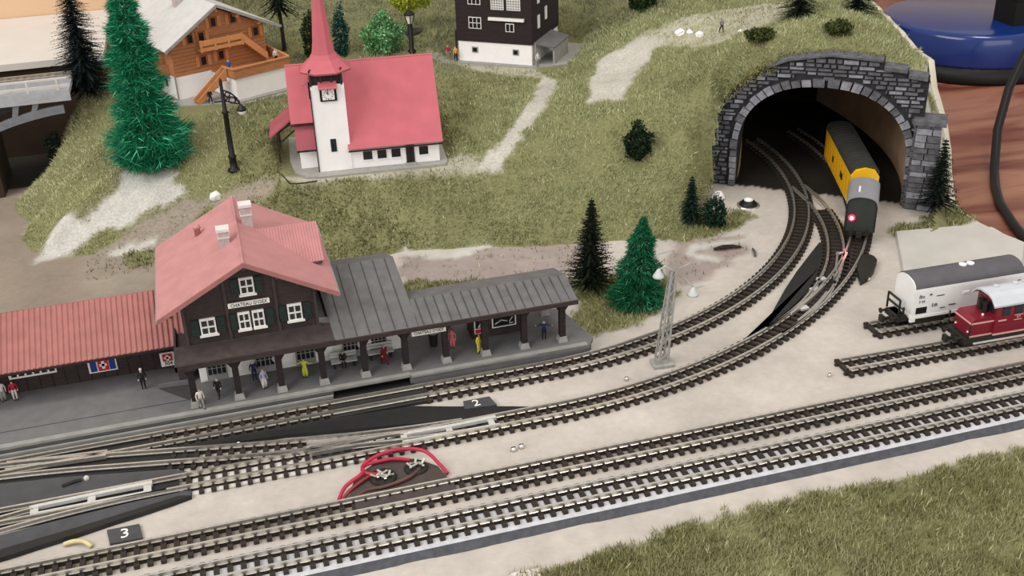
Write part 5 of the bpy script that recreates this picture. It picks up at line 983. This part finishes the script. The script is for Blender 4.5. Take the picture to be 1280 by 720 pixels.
# train entering the tunnel
def on_curve(a): r = math.radians(a); return (T3C[0]+T3R*math.sin(r), T3C[1]-T3R*math.cos(r), 0)
def vehicle(name, label, cat, a0, a1):
    a = (a0+a1)/2; k = math.cos(math.radians(a1-a0)*.45); p = on_curve(a); p = (T3C[0]+(p[0]-T3C[0])*k, T3C[1]+(p[1]-T3C[1])*k, 0)
    return thing(name, label, cat, p, math.radians(a)), T3R*math.radians(a1-a0)/2
V, h_ = vehicle('brake_van', 'short van with grey rounded roof and glowing red tail light', 'train van', 52.6, 58.6)
MB().yz([(-.84, .75), (.84, .75), (.86, 2.6)]+[(.84*math.cos(a), 2.6+.42*math.sin(a)**.8) for a in np.linspace(.1, pi-.1, 10)]+[(-.86, 2.6)], -h_+.05, h_-.1).build('body', 'van_dark', V)
rp_ = [(.93*math.cos(a), 2.55+.55*math.sin(a)**.7) for a in np.linspace(.02, pi-.02, 14)]; ri_ = [(y*.94, z-.07) for y, z in rp_[::-1]]
MB().yz(rp_+ri_, -h_-.08, h_).build('roof', 'van_grey', V); MB().bar((-h_+.7, .25, 3.08), (-h_+1.5, .25, 3.1), .1, .06).build('roof_strip', 'window_white', V)
l_ = MB().lathe([(.2, 0), (.2, .06), (.16, .1)], 12, Matrix.Translation((-h_+.05, .52, 1.62)) @ Matrix.Rotation(-pi/2, 4, 'Y')).build('tail_light', 'tail_red', V); MB().lathe([(.1, .1), (.06, .14)], 10, Matrix.Translation((-h_+.05, .52, 1.62)) @ Matrix.Rotation(-pi/2, 4, 'Y')).build('bulb', 'tail_white', l_)
MB().box(-h_, h_, -.6, .6, .5, .76).build('underframe', 'plastic_black', V); buffers(V, -h_, -1, .9); coupler(V, -h_, -1)
for s in (-.84, .9): MB().box(-h_-.03, -h_+.08, s-.06, s+.02, .8, 2.5).build('corner_post', 'plastic_black', V)
for x in (-.8, .8): axle(V, x)
Y, h_ = vehicle('covered_wagon', 'yellow wagon with dark ribbed roof inside the tunnel', 'wagon', 60.6, 78)
MB().yz([(-.86, .75), (.86, .75), (.86, 2.75), (.6, 3.12), (0, 3.26), (-.6, 3.12), (-.86, 2.75)], -h_, h_).build('body', 'coach_yellow', Y)
rp_ = [(.9*math.cos(a), 2.8+.55*math.sin(a)**.8) for a in np.linspace(.02, pi-.02, 12)]; ri_ = [(y*.94, z-.08) for y, z in rp_[::-1]]
MB().yz(rp_+ri_, -h_+.25, h_-.02).build('roof', 'coach_roof', Y)
for k in range(18):
    x = -h_+.4+k*(2*h_-.6)/17; MB().yz([(y*1.03, z+.03) for y, z in rp_]+[(y*1.0, z-.02) for y, z in rp_[::-1]], x-.06, x+.06).build('roof_rib', 'van_dark', Y)
for k in range(11): x = -h_+.4+k*.78; MB().box(x, x+.1, .85, .9, .9, 2.35).build('side_rib', 'coach_rib', Y)
for x in (-2.0, -1.6, 1.2): MB().box(x, x+.28, .87, .91, 1.5, 1.9).build('marking', 'ink_black', Y)
MB().box(-h_, h_, -.6, .6, .5, .76).build('underframe', 'plastic_black', Y)
for x in (-3.6, -2.8, 2.8, 3.6): axle(Y, x)
# lattice lamp mast
t = thing('lattice_mast', 'grey lattice mast with two pale lamp shades between the curving tracks', 'mast', (19.7, 43.95, 0))
MB().prism([(-.55, -.4), (.5, -.5), (.6, .35), (-.45, .45)], -.03, .12).build('foot_plate', 'mast_grey', t); MB().box(-.3, .3, -.25, .25, .12, .35).build('plinth', 'mast_grey', t)
TP = Vector((.5, .1, 5.1))
def mp_(sx, sy, u): w = .24*(1-u)+.12*u; return Vector((sx*w, sy*w, .3)).lerp(TP+Vector((sx*.12, sy*.12, 0)), u)
for sx in (-1, 1):
    for sy in (-1, 1): MB().bar(mp_(sx, sy, 0), mp_(sx, sy, 1), .085).build('leg', 'mast_grey', t)
NB = 11
for k in range(NB):
    u0, u1 = k/NB, (k+1)/NB
    for (a, b) in (((-1, -1), (1, -1)), ((1, -1), (1, 1)), ((1, 1), (-1, 1)), ((-1, 1), (-1, -1))):
        if k % 2: a, b = b, a
        MB().bar(mp_(*a, u0), mp_(*b, u1), .05).build('brace', 'mast_grey', t)
MB().tube([TP, TP+Vector((.6, 0, -.5)), TP+Vector((1.05, -.2, -1.0))], .05, 6).build('arm', 'mast_grey', t); MB().tube([TP, TP+Vector((-.35, .1, .3)), TP+Vector((-.65, .2, .1))], .05, 6).build('arm', 'mast_grey', t)
MB().tube([TP, TP+Vector((.1, 0, .9)), TP+Vector((-.1, 0, 1.15)), TP+Vector((-.9, .1, 1.0))], .035, 6).build('wire_bow', 'mast_grey', t); MB().tube([TP+Vector((.3, 0, .1)), TP+Vector((.9, 0, .3)), TP+Vector((1.2, 0, -.1))], .03, 6).build('wire_bow', 'mast_grey', t)
for q in ((1.0, -.2, -1.05), (-.68, .2, .05)): MB().lathe([(.05, .1), (.12, .0), (.27, -.25), (.3, -.34)], 12, Matrix.Translation(TP+Vector(q))).build('lamp_shade', 'insulator', t, True)
MB().tube([TP+Vector((1.05, -.2, -1.0)), TP+Vector((1.5, -.3, -.9))], .04, 6).build('bracket', 'mast_grey', t)

# ------------------------------------------------------------------ trees
def col_mesh(name, V, C):                                   # V: (n,3,3) triangles, C: (n,3) colours
    n = len(V); me = bpy.data.meshes.new(name); me.vertices.add(3*n); me.vertices.foreach_set('co', (V*S).ravel()); me.loops.add(3*n); me.loops.foreach_set('vertex_index', np.arange(3*n))
    me.polygons.add(n); me.polygons.foreach_set('loop_start', np.arange(0, 3*n, 3)); me.polygons.foreach_set('loop_total', np.full(n, 3))
    at = me.color_attributes.new('Col', 'FLOAT_COLOR', 'CORNER'); at.data.foreach_set('color', np.repeat(np.hstack([C, np.ones((n, 1))]), 3, 0).ravel()); me.materials.append(MATS['grass_fibre']); me.update(); return me
def trunk(t, h, r, lean): MB().tube([(0, 0, -.15), (lean[0]*.5, lean[1]*.5, h*.5), (lean[0], lean[1], h)], [r, r*.7, r*.15], 7).build('trunk', 'bark', t)
def tri(a, b, c): return np.stack([a, b, c], 1)
def fir(name, label, loc, h, r, cols, seed, tiers=30, nb=15, z0=.08, lean=(0, 0), group='fir trees', droop=.25, dens=6, pw=.85):
    t = thing(name, label, 'tree', loc, 0, group); trunk(t, h*.98, max(.09, h*.022), lean); R_ = np.random.RandomState(seed); Vs = []; Cs = []
    for k in range(tiers):
        u = (k+.5)/tiers; z = h*(z0+(1-z0)*u); rr = r*(1-u)**pw*(1+.12*math.sin(k*2.4))+.04*r; n = max(5, int(nb*(1-.45*u)))
        az = R_.uniform(0, 2*pi)+np.arange(n)*2*pi/n+R_.normal(0, .15, n); L = rr*R_.uniform(.72, 1.12, n); dz = -droop*L+R_.normal(0, .05, n)*L+.1*L
        c = np.stack([np.full(n, lean[0]*u), np.full(n, lean[1]*u), np.full(n, z)], 1); d = np.stack([np.cos(az)*L, np.sin(az)*L, dz], 1); s = np.stack([-np.sin(az), np.cos(az), np.zeros(n)], 1)
        tip = c+d; w = (.05+.05*rr)*np.ones((n, 1)); Vs.append(tri(c-s*w, c+s*w, tip)); Cs.append(R_.uniform(.6, 1.1, (n, 1)))
        for q in range(dens):
            f = (q+1)/(dens+.6); p = c+d*f; ln = (.13+.12*rr)*(1.25-f)*R_.uniform(.7, 1.3, (n, 1))
            for sg in (-1, 1):
                e = p+s*sg*ln+d/np.maximum(L, .01)[:, None]*ln*.7+np.stack([np.zeros(n), np.zeros(n), R_.uniform(-.35, .25, n)], 1)*ln
                ww = d/np.maximum(L, .01)[:, None]*.045; Vs.append(tri(p-ww, p+ww, e)); Cs.append(R_.uniform(.65, 1.25, (n, 1)))
    top = np.array([[lean[0], lean[1], h*1.03]]); Vs.append(tri(np.array([[lean[0]-.05, lean[1], h*.94]]), np.array([[lean[0]+.05, lean[1], h*.94]]), top)); Cs.append(np.ones((1, 1)))
    V = np.concatenate(Vs); C = np.concatenate(Cs); pick = R_.rand(len(V), 1); C = C*np.where(pick > .8, np.array(lin(cols[1])[:3]), np.array(lin(cols[0])[:3]))
    link('needles', col_mesh('needles', V, C), t); return t
def tinsel(name, label, loc, h, r, cols, seed, n=7000, prof=None, lean=(0, 0), group='fir trees', ln=.7, wid=.03, up=.35):
    t = thing(name, label, 'tree', loc, 0, group); trunk(t, h*.95, h*.02, lean); R_ = np.random.RandomState(seed); prof = prof or [(0, .75), (.08, 1), (.5, .62), (1, .05)]
    u = R_.beta(1.0, 1.35, n); pr_ = np.interp(u, [p[0] for p in prof], [p[1] for p in prof])*r; az = R_.uniform(0, 2*pi, n); tier = 1+.2*np.sin(u*h*3.6)+.1*np.sin(u*h*9+az*2); rad = pr_*tier*np.sqrt(R_.uniform(.03, .85, n))
    p = np.stack([np.cos(az)*rad+lean[0]*u, np.sin(az)*rad+lean[1]*u, h*u], 1); L = ln*R_.uniform(.5, 1.2, n)*(.45+.55*pr_/r)
    a2 = az+R_.normal(0, .55, n); dz = R_.normal(up-.3, .45, n); d = np.stack([np.cos(a2), np.sin(a2), dz], 1); d /= np.linalg.norm(d, axis=1)[:, None]; s = np.cross(d, R_.normal(0, 1, (n, 3))); s /= np.linalg.norm(s, axis=1)[:, None]
    V = tri(p-s*wid, p+s*wid, p+d*L[:, None]); pick = R_.rand(n, 1); C = np.where(pick > .8, np.array(lin(cols[1])[:3]), np.array(lin(cols[0])[:3]))*R_.uniform(.6, 1.3, (n, 1)); link('needles', col_mesh('needles', V, C), t); return t
def bush(name, label, loc, c, rad, cols, seed, n=3500, leaf=.16, cat='bush', group='bushes', trunk_h=0, disc=False):
    t = thing(name, label, cat, loc, 0, group); R_ = np.random.RandomState(seed); d = R_.normal(0, 1, (n, 3)); d /= np.linalg.norm(d, axis=1)[:, None]
    lump = 1+.16*np.sin(d[:, 0]*6+seed)+.14*np.sin(d[:, 1]*7+2*seed)+.12*np.sin(d[:, 2]*8); p = np.array(c)+d*np.array(rad)*lump[:, None]*R_.uniform(.72, 1, (n, 1)); p[:, 2] = np.maximum(p[:, 2], .02)
    a = R_.normal(0, 1, (n, 3)); b = R_.normal(0, 1, (n, 3)); a *= leaf/np.linalg.norm(a, axis=1)[:, None]; b *= leaf/np.linalg.norm(b, axis=1)[:, None]
    V = tri(p-a, p+a*.6, p+b); pick = R_.rand(n, 1); C = np.where(pick > .7, np.array(lin(cols[1])[:3]), np.array(lin(cols[0])[:3]))*R_.uniform(.65, 1.3, (n, 1)); link('foliage', col_mesh('foliage', V, C), t)
    MB().tube([(0, 0, -.15), (c[0], c[1], max(.3, c[2]))], [.12, .07], 6).build('trunk', 'bark', t)
    if disc: MB().lathe([(1.0, -.02), (.95, .06), (.3, .12)], 16).build('root_disc', 'plastic_black', t)
    return t
DK = ('16201a', '26332a'); GR = ('187650', '5cc094'); G2_ = ('17573a', '3d8a5e')
def at(x, y, dz=0): return (x, y, hz(x, y)+dz)
fir('fir_tree', 'dark layered fir at the end of the grey bridge', at(-8.6, 84.6), 9.9, 2.5, ('14201d', '2a3834'), 1, 46, 20, .05, pw=.75, dens=8)
tinsel('fir_tree', 'tall bright green tinsel fir above the white plaster slope', at(-4.4, 74.9), 12.6, 2.6, GR, 2, 24000, [(0, .55), (.06, .95), (.14, 1), (.26, .74), (.4, .58), (.6, .52), (.8, .36), (1, .05)], (-.2, .3), ln=.95)
fir('fir_tree', 'dark fir beside the end of the platform canopy', at(19.1, 52.9), 5.5, 1.75, ('141c12', '2a3020'), 3, 26, 16, .06, (.1, 0), droop=.12)
tinsel('fir_tree', 'green fir with pale tips behind the lattice mast', at(20.9, 50.35), 5.2, 1.5, G2_, 4, 9000, [(0, .85), (.1, 1), (.4, .72), (.75, .38), (1, .05)], (.35, 0), ln=.5, up=.1)
fir('fir_tree', 'dark green fir at the foot of the slope left of the tunnel', at(28.2, 59.2), 3.1, 1.0, ('13251c', '2a4030'), 5, 18, 13, .04)
bush('round_shrub', 'round dark green shrub next to the fir at the tunnel', at(29.5, 58.4), (0, 0, .85), (.75, .75, 1.0), ('15291d', '2c4a34'), 6, 1800, .12)
fir('fir_tree', 'small dark fir leaning against the portal pillar', at(43.3, 55.0, -.05), 4.5, 1.6, ('131c16', '273229'), 7, 20, 14, .04)
bush('dark_bush', 'dark pointed bush alone on the grass slope', at(26.1, 63.3), (.05, 0, 1.05), (.85, .8, 1.25), ('16261a', '2c3f26'), 8, 2200, .14)
fir('fir_tree', 'dark fir on the crest above the portal, nearer the pale clearing', at(40.6, 69.2), 4.6, 1.9, ('0e1814', '23302b'), 9, 18, 14, .0, pw=.7)
fir('fir_tree', 'dark fir on the crest above the portal, nearer the blue lamp', at(45.0, 68.8), 4.4, 1.7, ('0e1814', '23302b'), 10, 18, 14, .05)
fir('fir_tree', 'tall black palm-like spruce behind the orange chalet', at(6.5, 93.2), 8.5, 2.3, ('11160f', '20281a'), 11, 16, 14, .42, droop=.55, dens=4)
bush('dark_bush', 'dark slim bush behind the church spire', at(8.6, 90.2), (0, 0, 1.7), (.75, .8, 1.9), ('1c2c18', '31411f'), 12, 2200, .14)
bush('teal_bush', 'blue green slim bush close to the church spire', at(10.9, 89.6), (0, 0, 1.7), (.62, .62, 2.0), ('173a34', '2a5a50'), 13, 2200, .13)
bush('leafy_bush', 'light green egg-shaped bush behind the church roof', at(14.1, 88.4), (0, 0, 1.4), (1.5, 1.4, 1.65), ('4f8a50', '94c08e'), 14, 4200, .15)
bush('leafy_tree', 'yellow green round tree behind the lantern', at(17.3, 92.6), (-.1, 0, 3.3), (1.75, 1.6, 1.7), ('8f9a28', 'c9cc52'), 15, 4200, .17, 'tree', 'leafy trees', 3, True)
bush('dark_bush', 'dark green bush on the top meadow at the upper edge', at(33.8, 81.6), (0, 0, .8), (1.2, 1.0, .9), ('243a1c', '3a4f26'), 16, 2200, .15)
bush('moss_clump', 'dark moss clump on the grass left above the portal', at(35.6, 65.4), (0, 0, .25), (1.0, .8, .45), ('3d4424', '5b5f34'), 17, 1600, .13)
bush('moss_clump', 'dark moss clump on the grass over the middle of the portal', at(41.0, 64.6), (0, 0, .3), (.9, .8, .5), ('3d4424', '5b5f34'), 18, 1500, .13)
bush('dark_bush', 'dark shrub in the shade under the grey bridge', at(-11.3, 81.3), (0, 0, .7), (.6, .6, 1.0), ('1a221c', '2c352a'), 19, 1400, .13)
bush('dark_bush', 'dark bush at the back edge of the top meadow', at(38, 85), (0, 0, .6), (2.0, .9, .8), ('22331c', '34472a'), 20, 1800, .16)

# ------------------------------------------------------------------ little painted figures, about 11 mm tall
def figure(label, loc, face, top, legs, hair='hair_dark', pose='stand', skirt=False, hgt=1.12, group='painted figures', hat=None):
    k = hgt/1.75; P = {}; R = {}
    def v(n, x, y, z, r): P[n] = Vector((x, y, z)); R[n] = r
    v('pelvis', 0, 0, .95, .15); v('belly', 0, 0, 1.12, .135); v('chest', 0, .0, 1.34, .165); v('neck', 0, .0, 1.5, .06); v('head', 0, -.01, 1.6, .095); v('crown', 0, .0, 1.7, .085); v('nose', 0, -.1, 1.6, .03)
    for s, n in ((-1, 'l'), (1, 'r')):
        v('sh'+n, s*.2, 0, 1.42, .075); v('hip'+n, s*.1, 0, .88, .11)
        if pose == 'arms' : v('el'+n, s*.42, -.05, 1.28, .055); v('wr'+n, s*.62, -.15, 1.38, .04); v('ha'+n, s*.7, -.18, 1.4, .04)
        elif pose == 'reach' and s > 0: v('el'+n, s*.34, -.18, 1.25, .055); v('wr'+n, s*.38, -.42, 1.35, .04); v('ha'+n, s*.38, -.5, 1.37, .04)
        elif pose == 'sit': v('el'+n, s*.27, -.08, 1.15, .055); v('wr'+n, s*.16, -.3, 1.05, .04); v('ha'+n, s*.13, -.38, 1.03, .04)
        else: v('el'+n, s*.28, .03, 1.16, .055); v('wr'+n, s*.29, -.06, .94, .04); v('ha'+n, s*.28, -.09, .86, .042)
        v('th'+n, P['ha'+n].x-s*.05, P['ha'+n].y-.05, P['ha'+n].z+.02, .018); v('fi'+n, P['ha'+n].x, P['ha'+n].y-.03, P['ha'+n].z-.06, .022)
        st_ = s*.16 if pose == 'walk' else 0
        if pose == 'sit': v('kn'+n, s*.11, -.42, .88, .085); v('an'+n, s*.11, -.44, .5, .055); v('to'+n, s*.11, -.56, .46, .045)
        else: v('kn'+n, s*.11, -.02-st_*.8, .5, .16 if skirt else .08); v('an'+n, s*.11, .02-st_*1.4, .08, .05); v('to'+n, s*.12, -.13-st_*1.4, .04, .045)
    if pose == 'sit':
        for q in P.values(): q.z -= .46
    E_ = [('pelvis', 'belly'), ('belly', 'chest'), ('chest', 'neck'), ('neck', 'head'), ('head', 'crown'), ('head', 'nose')]
    for n in 'lr': E_ += [('chest', 'sh'+n), ('sh'+n, 'el'+n), ('el'+n, 'wr'+n), ('wr'+n, 'ha'+n), ('ha'+n, 'th'+n), ('ha'+n, 'fi'+n), ('pelvis', 'hip'+n), ('hip'+n, 'kn'+n), ('kn'+n, 'an'+n), ('an'+n, 'to'+n)]
    names = list(P); idx = {n: i for i, n in enumerate(names)}
    me = bpy.data.meshes.new('person'); me.from_pydata([P[n] for n in names], [(idx[a], idx[b]) for a, b in E_], [])
    o = bpy.data.objects.new('person', me); COL.objects.link(o); sk = o.modifiers.new('skin', 'SKIN'); sk.use_smooth_shade = True
    for i, n in enumerate(names): d = me.skin_vertices[0].data[i]; d.radius = (R[n], R[n]); d.use_root = (n == 'pelvis')
    o.modifiers.new('sub', 'SUBSURF').levels = 1
    dg = bpy.context.evaluated_depsgraph_get(); nm = bpy.data.meshes.new_from_object(o.evaluated_get(dg)); bpy.data.objects.remove(o); bpy.data.meshes.remove(me)
    ms = [top, legs, 'skin', hair, 'hair_dark' if legs != 'hair_dark' else 'cl_black']; nm.materials.clear()
    for m in ms: nm.materials.append(MATS[m])
    segs = [(P[a], P[b], a, b) for a, b in E_]
    for f in nm.polygons:
        c = f.center; best = None
        for a, b, na, nb_ in segs:
            ab = b-a; u = max(0, min(1, (c-a).dot(ab)/max(ab.length_squared, 1e-9))); dd = (c-a-ab*u).length
            if best is None or dd < best[0]: best = (dd, na, nb_)
        n = best[1]+'/'+best[2]
        if 'crown' in n or 'head' in n: f.material_index = 2 if (c.y < -.03 and c.z < P['head'].z+.07) else 3
        elif 'nose' in n or 'neck/head' in n: f.material_index = 2
        elif n[:2] in ('ha', 'wr'): f.material_index = 2
        elif n[:2] in ('an',): f.material_index = 4
        elif n[:3] in ('hip', 'pel') and 'belly' not in n or n[:2] == 'kn': f.material_index = 1
        else: f.material_index = 0
    nm.transform(Matrix.Scale(k*S, 4)); ob = link('person', nm, None, loc, face)
    zmin = min(v_.co.z for v_ in nm.vertices); ob.location.z -= zmin
    if pose == 'sit': ob.location.z += .0
    if hat: MB().lathe([(.11*k*1.0, 1.66*k), (.1*k, 1.8*k), (.02*k, 1.82*k)], 8).build('hat', hat, ob)
    return tag(ob, label, 'person', group)
PF = .63
figure('figure in a pale grey coat beside the one in crimson by the shed', (-11.95, 50.3, PF), .3, 'cl_white', 'cl_grey', 'hair_white', skirt=True)
figure('figure in a crimson coat against the shed wall', (-11.4, 50.2, PF), .2, 'cl_red', 'cl_white', 'hair_dark')
figure('guard in black with white cap standing before the shed', (-5.4, 49.2, PF), 0, 'cl_black', 'cl_black', 'hair_dark', 'stand', hat='cl_white')
figure('figure in light grey at the foremost canopy post by the platform edge', (-2.75, 46.45, PF), .4, 'cl_white', 'cl_grey', 'hair_dark', 'walk')
figure('white haired figure in a black suit under the porch', (-1.9, 47.15, PF), -.5, 'cl_black', 'cl_black', 'hair_white', 'walk')
figure('figure in a lavender coat in the middle of the porch', (.28, 47.25, PF), .5, 'cl_lav', 'cl_white', 'hair_white', 'stand', True)
figure('figure in navy blue behind the lavender coat', (-.12, 48.2, PF), .2, 'cl_navy', 'cl_navy', 'hair_white', 'stand')
figure('figure in a yellow green raincoat with arms spread', (2.3, 47.6, PF), -.3, 'cl_yellow', 'cl_yellow', 'hair_dark', 'arms', True)
figure('figure in dark clothes sitting on the platform bench', (4.25, 48.1, PF+.02), 0, 'cl_black', 'cl_black', 'hair_dark', 'sit')
figure('woman shaped figure in a dark red dress on the platform', (6.25, 47.55, PF), .6, 'cl_darkred', 'cl_darkred', 'hair_dark', 'walk', True)
figure('figure in pink with a red hat beside a canopy post', (9.85, 47.95, PF), -.4, 'cl_pink', 'cl_pink', 'hair_dark', 'stand', True, hat='cl_red')
figure('slim figure in bright yellow before the kiosk poster', (11.0, 47.05, PF), .8, 'cl_yellow2', 'cl_yellow2', 'hair_dark', 'stand')
figure('figure in a navy suit gesturing at the end of the platform', (14.55, 47.25, PF), -.3, 'cl_navy', 'cl_black', 'hair_white', 'arms')
figure('figure in ochre yellow at the corner of the black house', (18.9, 83.3, 5.25), .2, 'cl_ochre', 'cl_navy', 'hair_white', hgt=1.2)
figure('figure in red behind the ochre one at the black house', (18.5, 84.2, 5.25), -.2, 'cl_red', 'cl_grey', 'hair_white', hgt=1.15)
figure('pale figure at the carport corner of the black house', (24.45, 79.5, 5.2), .4, 'cl_white', 'cl_grey', 'hair_white', hgt=1.15)
figure('figure in blue standing on the chalet terrace by the stair', (1.6, 83.6, 6.13), 0, 'cl_blue', 'cl_blue', 'hair_white')
figure('figure in white at the far corner of the chalet terrace', (5.2, 85.0, 6.13), .5, 'cl_white', 'cl_black', 'hair_white', hgt=1.2)
figure('dark figure on the ground below the chalet stair', (-.1, 82.3, hz(-.1, 82.3)+.12), .5, 'cl_black', 'cl_black', 'hair_dark', 'walk')
figure('figure with dark trousers walking on the pale hilltop clearing', (36.2, 72.3, hz(36.2, 72.3)), .3, 'cl_grey', 'cl_black', 'hair_dark', 'walk')
# white plaster lumps on the clearing and by the slope
def lump(label, x, y, r, seed):
    R_ = random.Random(seed); mb = MB().ball((0, 0, r*.5), r, 8, 6, .8); mb.v = [(a*(1+R_.uniform(-.2, .2)), b*(1+R_.uniform(-.2, .2)), c*(1+R_.uniform(-.15, .15))) for a, b, c in mb.v]
    o = mb.build('plaster_lump', 'plaster_white'); o.location = (x*S, y*S, (hz(x, y)-.05)*S); tag(o, label, 'lump', 'white plaster lumps')
lump('largest white plaster lump on the hilltop clearing', 34.0, 74.7, .38, 1); lump('white plaster lump beside the largest one on the clearing', 34.6, 74.2, .24, 2); lump('white plaster lump nearest the portal side of the clearing', 35.0, 73.4, .3, 3); lump('lone white plaster lump beyond the walking figure', 37.0, 70.9, .24, 4)
lump('white plaster crumbs above the station roof ridge', -.8, 69.7, .4, 5); lump('white plaster lump at the foot of the slope beside the tunnel shrub', 31.6, 62.2, .45, 6)
